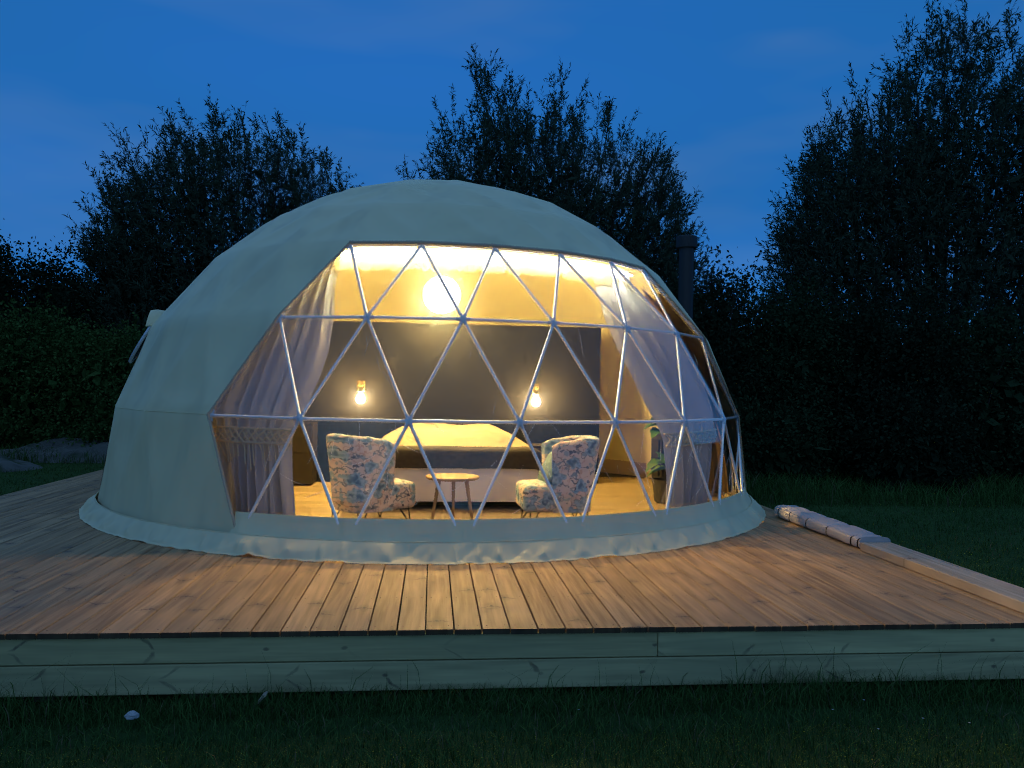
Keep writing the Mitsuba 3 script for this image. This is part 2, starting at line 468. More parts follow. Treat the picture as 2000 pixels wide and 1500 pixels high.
for x0, x1, z0, z1 in ((XL, -2.95, -0.166, -0.031), (-2.947, 1.247, -0.166, -0.031), (1.251, XR, -0.166, -0.031), (XL, 0.2 - 3.6, -0.326, -0.172), (-3.397, XR, -0.326, -0.172)):
    put('wooden_deck__fascia_board', box(x0, x1, YF, YF + 0.028, z0, z1, 0.004), 'm_fascia')
for xs in (XL + 0.002, XR - 0.03):
    for z0, z1 in ((-0.166, -0.031), (-0.326, -0.172)):
        put('wooden_deck__fascia_board', box(xs, xs + 0.028, YF + 0.032, Y_BACK, z0, z1, 0.004), 'm_fascia')
for yy in np.arange(YF + 0.03, Y_BACK, 1.2):
    put('wooden_deck__joist', box(XL + 0.04, XR - 0.04, yy + 0.002, yy + 0.047, -0.2, -0.031), 'm_post')
for xx in np.arange(XL + 0.3, XR, 0.78):
    put('wooden_deck__post', box(xx, xx + 0.095, YF + 0.08, YF + 0.175, -0.62, -0.202), 'm_post')

# timber kerb and the wrapped roll on the deck's right edge
k = put('timber_beam', box(3.50, 3.765, 4.30, 6.29, 0.003, 0.072, 0.006), 'm_beam')
tag(k, 'bare flat timber lying along the right edge of the deck nearest the camera', 'beam')
k = thing('rolled_awning', 'rolled grey awning tied with dark straps on the right edge of the deck', 'awning roll')
ry = np.linspace(6.30, 8.03, 97)
ties = np.array([6.36, 6.47, 6.90, 7.29, 7.65, 7.90])
V = []
for y in ry:
    d = np.abs(ties - y).min()
    pinch = 1 - 0.16 * math.exp(-(d / 0.035) ** 2)
    e = min(1.0, (8.03 - y) / 0.10 + 0.25) ** 0.5
    a = np.linspace(0, 2 * np.pi, 33)
    w, h = 0.137 * pinch * e, 0.060 * pinch * (0.92 + 0.2 * (y - 6.3) / 1.9) * e
    c, s_ = np.cos(a), np.sin(a)
    px = 3.635 + w * np.sign(c) * np.abs(c) ** 0.55
    pz = 0.004 + h + h * np.sign(s_) * np.abs(s_) ** 0.6
    nz = meshkit.fbm(np.stack([px * 9, np.full_like(px, y * 4), pz * 9], -1), 3, 2) - 0.5
    pz = np.maximum(pz + 0.012 * nz * (pz > 0.02), 0.003)
    V.append(np.stack([px + 0.010 * nz, np.full_like(px, y), pz], -1))
V = np.array(V)
roll = grid(V)
caps = cat([roll] + [trimesh.Trimesh(np.vstack([r[:-1], r.mean(0)]), np.array([(i, (i + 1) % 32, 32) for i in range(32)]), process=False) for r in (V[0], V[-1])])
put(k + '__roll', caps, 'm_tarp', True)
for y in ties:
    i = int(np.argmin(np.abs(ry - y)))
    ctr = np.array([3.635, y, 0.06])
    ring = V[i]
    band = []
    for dy in (-0.007, 0.007):
        for gsc in (1.0, 1.035):
            r = ctr + (ring - ctr) * np.array([gsc, 0, gsc]) + np.array([0, dy, 0.0])
            r[:, 2] = np.maximum(r[:, 2], 0.003)
            band.append(r)
    put(k + '__strap', grid(np.stack([band[0], band[1], band[3], band[2], band[0]])), 'm_black_steel', False)

# ------------------------------------------------------------------ dome tent
XC, YC = 0.0621, 9.5145
STEP, PH = math.radians(14.4), math.radians(-32.784)
R_RING = dict(D=(3.50, 0.10), A=(3.3811, 1.0163), B=(3.0504, 1.8234), C=(2.5206, 2.4982))
OFF = dict(D=0.5, A=0.0, B=0.5, C=1.0)


def node(row, k, s=1.0):
    r, z = R_RING[row]
    a = PH + STEP * (k + OFF[row])
    return np.array([XC + s * r * math.sin(a), YC - s * r * math.cos(a), z * s])


def on_dome(phi_deg, r, z):
    a = np.radians(phi_deg)
    return np.stack(np.broadcast_arrays(XC + r * np.sin(a), YC - r * np.cos(a), z), -1)


ctr0 = np.array([XC, YC, 0.0])
tent = thing('dome_tent', 'pale canvas geodesic dome tent with large clear triangular window panels, lit from inside', 'dome tent')
window_tris, cover_tris = [], []
N = 25
for k in range(N):
    # (triangle, in the window?)
    cover = [
        ((('C', k), ('B', k), ('B', k + 1)), 0 <= k < 6),
        ((('C', k), ('B', k + 1), ('C', k + 1)), 0 <= k < 5),
        ((('B', k), ('A', k), ('A', k + 1)), 0 <= k < 7),
        ((('B', k), ('A', k + 1), ('B', k + 1)), 0 <= k < 6),
        ((('A', k), ('D', k), ('A', k + 1)), 0 <= k < 7),
        ((('A', k + 1), ('D', k), ('D', k + 1)), 0 <= k < 7),
    ]
    for t, w in cover:
        (window_tris if w else cover_tris).append(t)


def mid_arch(P, Q, S, n, blend, R, sag=0.0):
    """A triangle divided n times each way and arched towards the sphere."""
    V, F, idx = [], [], {}
    for i in range(n + 1):
        for j in range(n + 1 - i):
            p = P + (Q - P) * i / n + (S - P) * j / n
            c = np.array([XC, YC, 0.0])
            d = p - c
            l = np.linalg.norm(d)
            target = max(l, R(p))
            idx[i, j] = len(V)
            V.append(c + d * ((1 - blend) + blend * target / l) * (1 - sag * 27 * (i / n) * (j / n) * (1 - (i + j) / n) / l))
    for i in range(n):
        for j in range(n - i):
            F.append((idx[i, j], idx[i + 1, j], idx[i, j + 1]))
            if i + j < n - 1:
                F.append((idx[i + 1, j], idx[i + 1, j + 1], idx[i, j + 1]))
    return trimesh.Trimesh(np.array(V), np.array(F), process=False)


top_nodes = [node('C', k) for k in range(N)]
for n_, el, R_, off in ((20, 56.0, 3.555, 0.0), (15, 66.5, 3.565, 0.13), (10, 77.0, 3.565, 0.2), (5, 86.0, 3.56, 0.1)):
    for i in range(n_):
        a = 2 * math.pi * i / n_ + off
        top_nodes.append(np.array([XC + R_ * math.cos(math.radians(el)) * math.sin(a), YC - R_ * math.cos(math.radians(el)) * math.cos(a), R_ * math.sin(math.radians(el))]))
top_nodes = np.array(top_nodes)
from scipy.spatial import ConvexHull
hull = ConvexHull(top_nodes)
top_tris = []
for sidx, eq in zip(hull.simplices, hull.equations):
    if eq[2] < -0.5:
        continue
    a, b, c = top_nodes[sidx]
    if np.dot(np.cross(b - a, c - a), eq[:3]) < 0:
        b, c = c, b
    top_tris.append((a, b, c))


def shell(scale, blend, div=6, sag=0.0):
    parts = []
    ctr = np.array([XC, YC, 0.0])
    Rf = lambda p: 3.53 + 0.09 * np.clip((p[2] - 2.0) / 1.5, 0, 1)
    for t in cover_tris:
        parts.append(mid_arch(*[node(*q) for q in t], div, blend, Rf, sag))
    for t in top_tris:
        parts.append(mid_arch(*t, div, blend, Rf, sag))
    m = cat(parts)
    m.vertices = ctr + (m.vertices - ctr) * scale
    m.merge_vertices(digits_vertex=5)
    m.fix_normals()
    return m


def border_points():
    P = [node('D', 0), node('A', 0), node('B', 0)] + [node('C', k) for k in range(6)] + [node('B', 6), node('A', 7), node('D', 7)]
    return np.vstack([p + (q - p) * np.linspace(0, 1, 20)[:, None] for p, q in zip(P[:-1], P[1:])])


from scipy.spatial import cKDTree
border = cKDTree(border_points())
cover = shell(1.010, 0.0, 8, 0.022)
cv = cover.vertices.copy()
# slack cloth: shallow vertical puckers low down
ang = np.arctan2(cv[:, 0] - XC, -(cv[:, 1] - YC))
low = np.clip(1 - cv[:, 2] / 0.95, 0, 1)
pk = 0.016 * low * (meshkit.fbm(np.stack([ang * 14, cv[:, 2] * 0.8, 0 * ang], -1), 3, 6) - 0.5) * 2
d = cv - np.array([XC, YC, 0])
d /= np.linalg.norm(d, axis=1, keepdims=True)
cover.vertices = cv + d * pk[:, None]
put(tent + '__cover', cover, 'm_canvas', True)
labels[tent + '__cover'] = dict(label='cream canvas outer cover')
lin = shell(0.984, 0.10, 5)
bw = np.clip(1 - border.query(lin.vertices)[0] / 0.30, 0, 1)[:, None]
c0 = np.array([XC, YC, 0.0])
lin.vertices = c0 + (lin.vertices - c0) * (1 + bw * (1.006 / 0.984 - 1))
lin.invert()
put(tent + '__lining', lin, 'm_lining', 12)
labels[tent + '__lining'] = dict(label='warm cream inner lining')

# welded seams of the cover's panels
for row in ('A',):
    for k in range(N):
        if 0 <= k < 7:
            continue
        p, q = ctr0 + (node(row, k) - ctr0) * 1.0105, ctr0 + (node(row, k + 1) - ctr0) * 1.0105
        put(tent + '__weld_seam', tube([p, (p + q) / 2, q], 0.0032 if row == 'A' else 0.0022, 5), 'm_canvas', True)

# lower band round the tent and the skirt spreading on the deck
a = np.radians(np.linspace(-180, 180, 1441))


def ring_noise(f, seed, oct_=3):
    return meshkit.fbm(np.stack([np.cos(a) * f, np.sin(a) * f, np.full_like(a, 3.3)], -1), oct_, seed) - 0.5


n1, n2, n3, n4, n5 = ring_noise(9, 1), ring_noise(30, 2), ring_noise(48, 3), ring_noise(14, 4), ring_noise(75, 7, 2)
crease = np.clip(1 - np.abs(ring_noise(20, 12, 2)) * 9, 0, 1) ** 2


def ring_pts(r, z):
    return np.stack([XC + r * np.sin(a), YC - r * np.cos(a), np.broadcast_to(z, a.shape)], -1)


fold = np.abs(((np.degrees(a) - math.degrees(PH) + 7.2) / 14.4) % 1 - 0.5)          # 0 at the frame's feet
pinch = np.exp(-((0.5 - fold) / 0.06) ** 2)
i0, i1 = int(np.searchsorted(np.degrees(a), -26.5)), int(np.searchsorted(np.degrees(a), 77))
corner = 0.012 * pinch
band = np.stack([ring_pts(3.478 + corner, 0.292 + 0.006 * n1), ring_pts(3.486 + corner + 0.010 * n1, 0.25), ring_pts(3.500 + corner + 0.016 * n2, 0.20), ring_pts(3.524 + corner + 0.014 * n1, 0.16), ring_pts(3.546 + 0.004 * n2, 0.132 + 0.006 * n1)])[:, i0:i1]
put(tent + '__lower_band', slab(grid(band), 0.005), 'm_canvas', 40)
labels[tent + '__lower_band'] = dict(label='upright canvas band along the foot of the clear window')
sb = np.stack([XC + (3.5535 + 0.004 * n2 + 0.5 * corner) * np.sin(a), YC - (3.5535 + 0.004 * n2 + 0.5 * corner) * np.cos(a), 0.137 + 0.006 * n1], -1)
put(tent + '__seam', tube(sb[:-1], 0.0045, 6, False), 'm_canvas', True)
rows = []
for t in np.linspace(0, 1, 22):
    r = 3.551 + 0.140 * t ** 0.85 + 0.022 * n2 * t + 0.012 * n5 * t + 0.014 * pinch * (1 - t)
    lift = np.clip(n4 * 2.2 - 0.2, 0, 1) * 0.055 + np.clip(n3 * 2.0, 0, 1) * 0.022
    sh = lambda q, deg: np.interp(np.degrees(a) + deg * t, np.degrees(a), q)      # folds run slantwise over the skirt
    mid = math.sin(math.pi * min(t * 1.15, 1.0))
    z = 0.132 * (1 - t) ** 1.5 + 0.005 + t ** 2.5 * lift + 0.030 * crease * mid * t + 0.060 * sh(n2, 2.5) * mid * t + 0.050 * sh(n3, -2.0) * mid * t ** 1.5 + 0.075 * sh(n4, 4.0) * mid + 0.03 * n5 * mid * t ** 2
    r = r + 0.030 * sh(n2, -1.5) * mid + 0.02 * crease * mid
    z = np.maximum(z, 0.006)
    rows.append(ring_pts(r, z))
skirt = slab(grid(np.stack(rows)), 0.004)
put(tent + '__skirt', skirt, 'm_canvas', 50)
labels[tent + '__skirt'] = dict(label='flared canvas skirt wrinkled along its edge on the deck')

# clear film in triangular panes between white struts with steel hubs
ctr = np.array([XC, YC, 0.0])
edges, glow_sheets = {}, []
for t in window_tris:
    P = [ctr + (node(*q) - ctr) * (1.0075 if q[0] != 'D' else 0.985) for q in t]
    m = mid_arch(*P, 6, 0.0, lambda p: 3.55)
    nz = meshkit.fbm(m.vertices * 3.1, 3, 3) - 0.5
    dd = (m.vertices - ctr) / np.linalg.norm(m.vertices - ctr, axis=1, keepdims=True)
    w = np.linalg.norm(m.vertices - np.mean(P, axis=0), axis=1)
    m.vertices = m.vertices + dd * (0.012 * nz * np.clip(1 - w / 0.55, 0, 1))[:, None]
    put(tent + '__pane', m, 'm_film', True)
    if all(q[0] != 'D' for q in t):
        m2 = m.copy()
        m2.vertices = ctr + (m.vertices - ctr) * 0.9855
        glow_sheets.append(m2)
    for i in range(3):
        e = tuple(sorted((t[i], t[(i + 1) % 3])))
        edges[e] = edges.get(e, 0) + 1
labels[tent + '__pane'] = dict(label='clear film window pane')
kk = put(tent + '__glow_film', cat(glow_sheets), 'm_glow_film', False)  # extra sheet added to spread a glow round the lamps
tag(kk, 'added hazy sheet behind the upper clear panes that makes the lamp glow')
hubs = set()
for e, c in sorted(edges.items()):
    rows_ = {e[0][0], e[1][0]}
    if rows_ == {'D'}:
        continue
    if c == 1 and 'C' not in rows_ and e[0][1] <= 0 and e[1][1] <= 0:
        continue                                  # the left border hides under the hem
    if c == 1 and rows_ == {'B', 'C'} and e[0][1] <= 0:
        continue
    p, q = node(*e[0]), node(*e[1])
    if 'D' in rows_:                              # the feet end behind the lower band
        p, q = (q, p) if e[0][0] == 'D' else (p, q)
        q = p + (q - p) * (p[2] - 0.20) / (p[2] - q[2])
    u = (q - p) / np.linalg.norm(q - p)
    put(tent + '__strut', tube([p + u * 0.035, p + u * 0.05, q - u * 0.05, q - u * 0.035], [0.010, 0.0138, 0.0138, 0.010], 12), 'm_strut', 40)
    hubs |= {e[0], e[1]}
labels[tent + '__strut'] = dict(label='slim white steel strut')
for h in sorted(hubs):
    if h[0] == 'D':
        continue
    p = node(*h)
    n = (p - ctr) / np.linalg.norm(p - ctr)
    bits = [tube([p - n * 0.012, p - n * 0.010, p + n * 0.012, p + n * 0.016], [0.024, 0.030, 0.030, 0.022], 12), tube([p + n * 0.012, p + n * 0.024], [0.010, 0.009], 6)]
    for e in edges:
        if h in e:
            o = node(*(e[1] if e[0] == h else e[0]))
            u = (o - p) / np.linalg.norm(o - p)
            bits.append(tube([p + u * 0.015, p + u * 0.055], [0.0165, 0.0155], 8))
    put(tent + '__hub', cat(bits), 'm_hub', 40)
labels[tent + '__hub'] = dict(label='grey steel hub joining the white struts')

# rolled hem along the window's border
left = [node('D', 0, 1.006), node('A', 0, 1.006), node('B', 0, 1.006), node('C', 0, 1.006)]
topb = [node('C', k, 1.006) for k in range(6)]
rightb = [node('C', 5, 1.006), node('B', 6, 1.006), node('A', 7, 1.006), node('D', 7, 1.006)]


def polyline(P, step=0.06):
    out = []
    for p, q in zip(P[:-1], P[1:]):
        n = max(2, int(np.linalg.norm(q - p) / step))
        out += [p + (q - p) * i / n for i in range(n)]
    return np.array(out + [P[-1]])


for P, r in ((left, 0.014), (topb, 0.020), (rightb, 0.008)):
    L = polyline(P)
    put(tent + '__hem', tube(L, r * (1 + 0.25 * (meshkit.noise(L * 9, 4) - 0.5)), 8), 'm_hem', 40)
labels[tent + '__hem'] = dict(label='rolled brown hem of the canvas round the window')

# stray creases of the film
rc = np.random.default_rng(21)
cre = []
for i in range(85):
    row = rc.choice(['A', 'B', 'A', 'A'])
    k = rc.uniform(0.2, 5.6)
    a0 = math.degrees(PH) + 14.4 * (k + 0.5)
    z0 = rc.uniform(0.32, 0.95) if rc.random() < 0.7 else rc.uniform(1.0, 1.75)
    ln, sl = rc.uniform(0.06, 0.28), rc.uniform(-1.2, 1.2)
    t = np.linspace(0, 1, 7)
    zz = z0 + ln * t * math.cos(sl) + 0.02 * np.sin(t * 3) * rc.uniform(-1, 1)
    aa = a0 + np.degrees(ln * t * math.sin(sl) / 3.4) + rc.uniform(-0.3, 0.3) * t * t
    P = []
    for z, an in zip(zz, aa):
        dirv = on_dome(an, 1.0, 0.0) - np.array([XC, YC, 0])
        best = None
        for tri in window_tris:                    # the film's flat facets
            A_, B_, C_ = [ctr + (node(*q) - ctr) * 1.0075 for q in tri]
            nn = np.cross(B_ - A_, C_ - A_)
            o = np.array([XC, YC, z])
            den = nn @ dirv
            if abs(den) < 1e-9:
                continue
            s = nn @ (A_ - o) / den
            X = o + s * dirv
            w1 = np.cross(B_ - A_, X - A_) @ nn
            w2 = np.cross(C_ - B_, X - B_) @ nn
            w3 = np.cross(A_ - C_, X - C_) @ nn
            if s > 0 and min(w1, w2, w3) >= 0:
                best = X
        if best is not None:
            P.append(best + 0.004 * dirv)
    if len(P) >= 4:
        P = np.array(P)
        tt = np.linspace(0, 1, len(P))
        cre.append(tube(P, 0.0003 + 0.0012 * np.sin(np.pi * tt), 4, False))
if cre:
    k = put(tent + '__crease', cat(cre), 'm_white_paint', True)
    tag(k, 'fine pale creases in the clear film', kind='stuff')

# round vent window with its rain hood on the left flank
pn = on_dome(-74.0, math.cos(math.radians(29)), 0.0) - np.array([XC, YC, 0])
pn = np.array([pn[0], pn[1], math.sin(math.radians(29))])
pc = np.array([XC, YC, 0]) + pn * 3.565
pu = np.cross([0, 0, 1.0], pn)
pu /= np.linalg.norm(pu)
pv = np.cross(pn, pu)
ta = np.linspace(0, 2 * np.pi, 41)
ringp = pc + 0.30 * (np.cos(ta)[:, None] * pu + np.sin(ta)[:, None] * pv)
put(tent + '__porthole__rim', tube(ringp + pn * 0.012, 0.016, 8, False), 'm_hub', True)
put(tent + '__porthole', trimesh.Trimesh(np.vstack([ringp[:-1] * 0 + pc + (ringp[:-1] - pc) * 0.97 + pn * 0.006, pc + pn * 0.02]), np.array([(i, (i + 1) % 40, 40) for i in range(40)]), process=False), 'm_pot', True)
hz = np.array([pn[0], pn[1], 0])
hz /= np.linalg.norm(hz)
hood = []
for t in np.linspace(0.12, 0.88, 13) * np.pi:
    rim = pc + 0.335 * (math.cos(t) * pu + math.sin(t) * pv)
    hood.append([rim - pn * 0.02, rim + hz * 0.07 * math.sin(t), rim + hz * 0.13 * math.sin(t) ** 0.7 + np.array([0, 0, -0.01])])
put(tent + '__hood', slab(grid(np.array(hood)), 0.012), 'm_canvas', 40)
labels[tent + '__hood'] = dict(label='small canvas rain hood over the round side vent')

# ------------------------------------------------------------------ floor of the tent
put('dome_floor', moved(lathe([(0, -0.0), (3.50, -0.0), (3.50, 0.022), (0, 0.022)], 96), (XC, YC, 0.004)), 'm_dark_wood', 30)
tag('dome_floor', 'warm yellow wooden floor inside the dome tent', kind='structure')
rf = np.random.default_rng(3)
for i, y in enumerate(np.arange(YC - 3.4, YC + 1.6, 0.19)):
    j = math.floor(y / 0.19)
    y0, y1 = j * 0.19 + 0.0012, (j + 1) * 0.19 - 0.0012
    half = math.sqrt(max(3.44 ** 2 - max(abs(y0 - YC), abs(y1 - YC)) ** 2, 0))
    if half < 0.3:
        continue
    x = XC - half
    cut = XC - half + rf.uniform(0.5, 2.2)
    while x < XC + half - 0.02:
        x1 = min(cut, XC + half)
        put('dome_floor__plank', box(x + 0.001, x1 - 0.001, y0, y1, 0.0265, 0.036), 'm_floor')
        x, cut = x1, cut + 2.2
FL = 0.036

# skirting along the back
sa = np.linspace(70, 320, 120)
sk = np.stack([on_dome(sa, 3.43, FL), on_dome(sa, 3.40, 0.24), on_dome(sa, 3.45, 0.24)])
put(tent + '__skirting', grid(sk), 'm_hem', 30)

# ------------------------------------------------------------------ partition wall
k = thing('partition_wall', 'tall dark grey board wall behind the bed', 'partition')
xw = np.linspace(-1.80, 2.19, 2)
for x0, x1 in zip(xw[:-1], xw[1:]):
    put(k + '__panel', box(x0 + 0.0006, x1 - 0.0006, 10.45, 10.475, FL, 2.085, 0.003), 'm_wall')
put(k + '__frame', cat([box(-1.75, 2.14, 10.478, 10.52, z, z + 0.045) for z in (0.1, 1.0, 2.0)]), 'm_post')

# wall lamps
for x in (-0.905, 1.335):
    k = thing('wall_lamp', 'lit wall lamp with bare bulb left of the bed' if x < 0 else 'lit wall lamp with bare bulb right of the bed', 'wall lamp')
    put(k + '__back_plate', box(x - 0.05, x + 0.05, 10.425, 10.449, 1.19, 1.33, 0.006), 'm_brass')
    put(k + '__arm', tube([(x, 10.43, 1.27), (x, 10.40, 1.28), (x, 10.37, 1.275), (x, 10.36, 1.25), (x, 10.36, 1.235)], 0.009, 8), 'm_brass', 40)
    put(k + '__socket', moved(lathe([(0, 0.05), (0.018, 0.05), (0.022, 0.03), (0.022, 0), (0, 0)], 16), (x, 10.36, 1.195)), 'm_black_steel', 40)
    bulb = moved(lathe([(0, 0), (0.026, 0.004), (0.052, 0.03), (0.060, 0.065), (0.048, 0.105), (0.022, 0.14), (0.016, 0.16), (0, 0.161)], 20), (x, 10.36, 1.034))
    key = numbered(k + '__socket__bulb')
    scene[key] = {**mikit.ply(bulb, 'm_white_paint', True), 'emitter': lamp((1.0, 0.60, 0.18), 420.0)}

# pendant globe
k = thing('pendant_lamp', 'glowing white globe pendant hanging under the dome', 'pendant lamp')
gm = trimesh.creation.icosphere(3, 0.20)
gm.apply_translation((0.08, 8.7, 2.26))
scene[k + '__globe'] = {**mikit.ply(gm, 'm_white_paint', True), 'emitter': lamp((1.0, 0.665, 0.22), 285.0)}
put(k + '__cap', moved(lathe([(0, 0.08), (0.03, 0.07), (0.05, 0.0), (0, 0)], 16), (0.08, 8.7, 2.452)), 'm_brass', 40)
put(k + '__cord', tube([(0.08, 8.7, 2.52), (0.08, 8.7, 3.45)], 0.006, 6), 'm_black_steel', True)

# light strip under the dome's front edge and the gathered valance behind it
pa = np.linspace(-21.5, 52.5, 90)
strip = tube(on_dome(pa, 2.430, 2.440), 0.009, 6)
scene['light_strip'] = {**mikit.ply(strip, 'm_white_paint', True), 'emitter': lamp((1.0, 0.66, 0.22), 400.0)}
tag('light_strip', 'thin glowing light strip along the top of the clear window', 'light strip')
va = np.linspace(-23.5, 54, 620)
vr = np.random.default_rng(4)
wave = np.sin(np.radians(va) * 95 + 2.2 * meshkit.fbm(np.stack([va * 0.13, 0 * va, 0 * va], -1), 2, 3) * 4)
drop = 0.038 * (meshkit.fbm(np.stack([va * 1.6, 0 * va, 0 * va + 4], -1), 3, 6) - 0.5) * 2
rows = []
for t in np.linspace(0, 1, 9):
    rows.append(on_dome(va, 2.375 + 0.020 * wave * (0.3 + 0.7 * t) + 0.03 * t, 2.50 - (0.195 + drop) * t))
put('valance', grid(np.array(rows)), 'm_valance', True)
tag('valance', 'short gathered pale valance glowing along the top of the window', 'valance')


# ------------------------------------------------------------------ curtains
def curtain(label, zs, phiL, phiR, nf, seed, tie_z, tassels):
    k = thing('curtain', label, 'curtain')
    t = np.linspace(2.50, FL + 0.006, 110)
    o = np.argsort(zs)
    L = np.interp(t, np.array(zs)[o], np.array(phiL)[o])
    Rr = np.interp(t, np.array(zs)[o], np.array(phiR)[o])
    ker = np.hanning(13)
    ker /= ker.sum()
    L = np.convolve(np.pad(L, 6, 'edge'), ker, 'valid')
    Rr = np.convolve(np.pad(Rr, 6, 'edge'), ker, 'valid')
    s = np.linspace(0, 1, 240)
    V = []
    for z, l, r_ in zip(t, L, Rr):
        base = math.sqrt(max(3.34 ** 2 - z * z, 0)) if z > tie_z else math.sqrt(3.34 ** 2 - tie_z ** 2) + 0.03 * min(1, (tie_z - z) * 3)
        if z > 2.2:
            base -= 0.02 * (z - 2.2)
        near = math.exp(-((z - tie_z) / 0.16) ** 2)
        amp = 0.062 * (1 - 0.5 * near)
        nn = meshkit.fbm(np.stack([s * 5.0, np.full_like(s, z * 0.7), np.full_like(s, seed)], -1), 3, seed) - 0.5
        f = np.sin(2 * np.pi * (nf * s + 1.3 * nn)) + 0.40 * np.sin(2 * np.pi * (nf * 2.3 * s + 2.1 * nn) + 1.0)
        env = 0.35 + 0.65 * np.sin(np.pi * np.clip(s, 0.02, 0.98))
        rr = base - 0.05 + amp * f * env + 0.02 * nn
        V.append(on_dome(l + (r_ - l) * s, rr, z))
    V = np.array(V)
    put(k + '__drape', grid(V), 'm_curtain', True)
    # knotted tieback round the bundle
    def at(sx, z, out=0.02):
        i = int(np.argmin(np.abs(t - z)))
        p = V[i][int(np.clip(sx, 0, 1) * 239)]
        q = p - np.array([XC, YC, 0])
        q[2] = 0
        q /= np.linalg.norm(q)
        i0 = max(i - 2, 0)
        rmax = max(np.linalg.norm((V[i][max(int(sx * 239) - 9, 0):int(sx * 239) + 10] - np.array([XC, YC, 0]))[:, :2], axis=1))
        b = np.array([XC, YC, 0]) + q * (rmax + out)
        b[2] = z
        return b
    z0, z1 = tie_z - 0.055, tie_z + 0.055
    bits = []
    ss = np.linspace(0.0, 1.0, 40)
    for z in (z0, z1):
        bits.append(tube([at(x, z) for x in ss], 0.010, 6))
    n = 15
    for i in range(n):
        for a_, b_ in ((i / n, (i + 1.6) / n), ((i + 1.6) / n, i / n)):
            bits.append(tube([at(a_, z1), at((a_ + b_) / 2, tie_z, 0.026), at(b_, z0)], 0.0075, 6))
    put(k + '__tieback', cat(bits), 'm_cotton', 50)
    if tassels:
        rt = np.random.default_rng(seed)
        for i in range(13):
            x = 0.3 + 0.6 * (i + rt.uniform(-0.3, 0.3)) / 13
            zl = z0 - rt.uniform(0.10, 0.22)
            put(k + '__tieback__tassel', tube([at(x, z0), at(x + 0.01, (z0 + zl) / 2, 0.022), at(x - 0.005 + 0.02, zl, 0.02)], [0.004, 0.005, 0.008], 6), 'm_cotton', True)
    return k


curtain('grey curtain tied back at the left end of the clear window',
        [2.5, 2.14, 1.85, 1.58, 1.32, 1.04, 0.86, 0.67, 0.28, 0.04],
        [-40, -40, -40, -41, -41, -41, -39, -37, -36, -36],
        [-24.3, -21.6, -19.5, -18.5, -19, -20.4, -21.6, -21.3, -20.5, -20.5], 9, 3, 0.86, True)
curtain('grey curtain tied back at the right end of the clear window',
        [2.54, 2.26, 1.94, 1.61, 1.24, 1.02, 0.86, 0.79, 0.53, 0.28, 0.04],
        [44.5, 38.2, 34.9, 34.5, 36.1, 38.0, 38.8, 38.6, 38.4, 38.5, 38.6],
        [62, 62, 62, 64, 67, 65.5, 62.0, 59.5, 55.5, 53.5, 52.5], 6, 8, 0.84, False)

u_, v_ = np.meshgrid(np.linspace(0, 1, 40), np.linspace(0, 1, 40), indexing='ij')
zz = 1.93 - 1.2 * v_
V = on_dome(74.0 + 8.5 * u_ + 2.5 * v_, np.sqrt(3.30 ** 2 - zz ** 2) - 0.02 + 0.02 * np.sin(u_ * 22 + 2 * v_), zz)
put('added_dark_cloth', grid(V), 'm_throw', True)  # added sheet that darkens the lining beside the curtain
tag('added_dark_cloth', 'added dark cloth darkening the lining beside the right curtain', 'cloth')

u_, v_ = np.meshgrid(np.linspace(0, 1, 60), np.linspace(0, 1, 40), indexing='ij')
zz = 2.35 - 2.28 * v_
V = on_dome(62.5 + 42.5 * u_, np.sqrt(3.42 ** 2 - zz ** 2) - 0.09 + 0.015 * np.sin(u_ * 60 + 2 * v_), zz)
put('added_brown_cloth', grid(V), 'm_brown', True)  # added sheet in place of the shade on the lining here
tag('added_brown_cloth', 'added brown cloth standing in for the shaded lining at the far right of the window', 'cloth')

# ------------------------------------------------------------------ bed
k = thing('bed', 'wide bed with white valance and puffed pale duvet against the dark wall', 'bed')
BX0, BX1, BY0, BY1 = -0.62, 1.10, 8.13, 10.42
put(k + '__base', box(BX0 + 0.02, BX1 - 0.02, BY0 + 0.04, BY1 - 0.02, 0.135, 0.36, 0.01), 'm_dark_wood')
vx = np.concatenate([np.stack([np.linspace(BX0, BX1, 120), np.full(120, BY0)], 1), np.stack([np.full(60, BX1), np.linspace(BY0, BY1, 60)], 1)[1:]])
vx = np.concatenate([np.stack([np.full(60, BX0), np.linspace(BY1, BY0, 60)], 1)[:-1], vx])
rows = []
for t in np.linspace(0, 1, 8):
    w = 0.008 * np.sin(np.arange(len(vx)) * 0.24) * t + 0.006 * (meshkit.noise(np.stack([vx[:, 0] * 6, vx[:, 1] * 6, 0 * vx[:, 0]], -1), 2) - 0.5)
    cxy = vx + (vx - np.array([0.24, 9.3])) * (w + 0.004 * t)[:, None]
    rows.append(np.c_[cxy, np.full(len(vx), 0.52 - t * 0.395)])
put(k + '__valance', slab(grid(np.array(rows)), 0.006), 'm_sheet', 50)
put(k + '__mattress', rbox(BX0 + 0.01, BX1 - 0.01, BY0 + 0.012, BY1 - 0.01, 0.37, 0.60, 0.05), 'm_sheet', 40)
u, v = np.meshgrid(np.linspace(0, 1, 90), np.linspace(0, 1, 90), indexing='ij')
X, Y = BX0 - 0.01 + (BX1 - BX0 + 0.02) * u, BY0 + 0.22 + (BY1 - BY0 - 0.24) * v
side = np.clip(np.minimum(u, 1 - u) / 0.27, 0, 1)
rise = np.clip(v / 0.42, 0, 1)
nz = meshkit.fbm(np.stack([X * 3, Y * 3, 0 * X], -1), 4, 5) - 0.5
Z = 0.635 + (0.165 * np.sin(side * np.pi / 2) ** 1.2) * np.sin(rise * np.pi / 2) ** 1.1 + 0.05 * nz * side ** 0.5
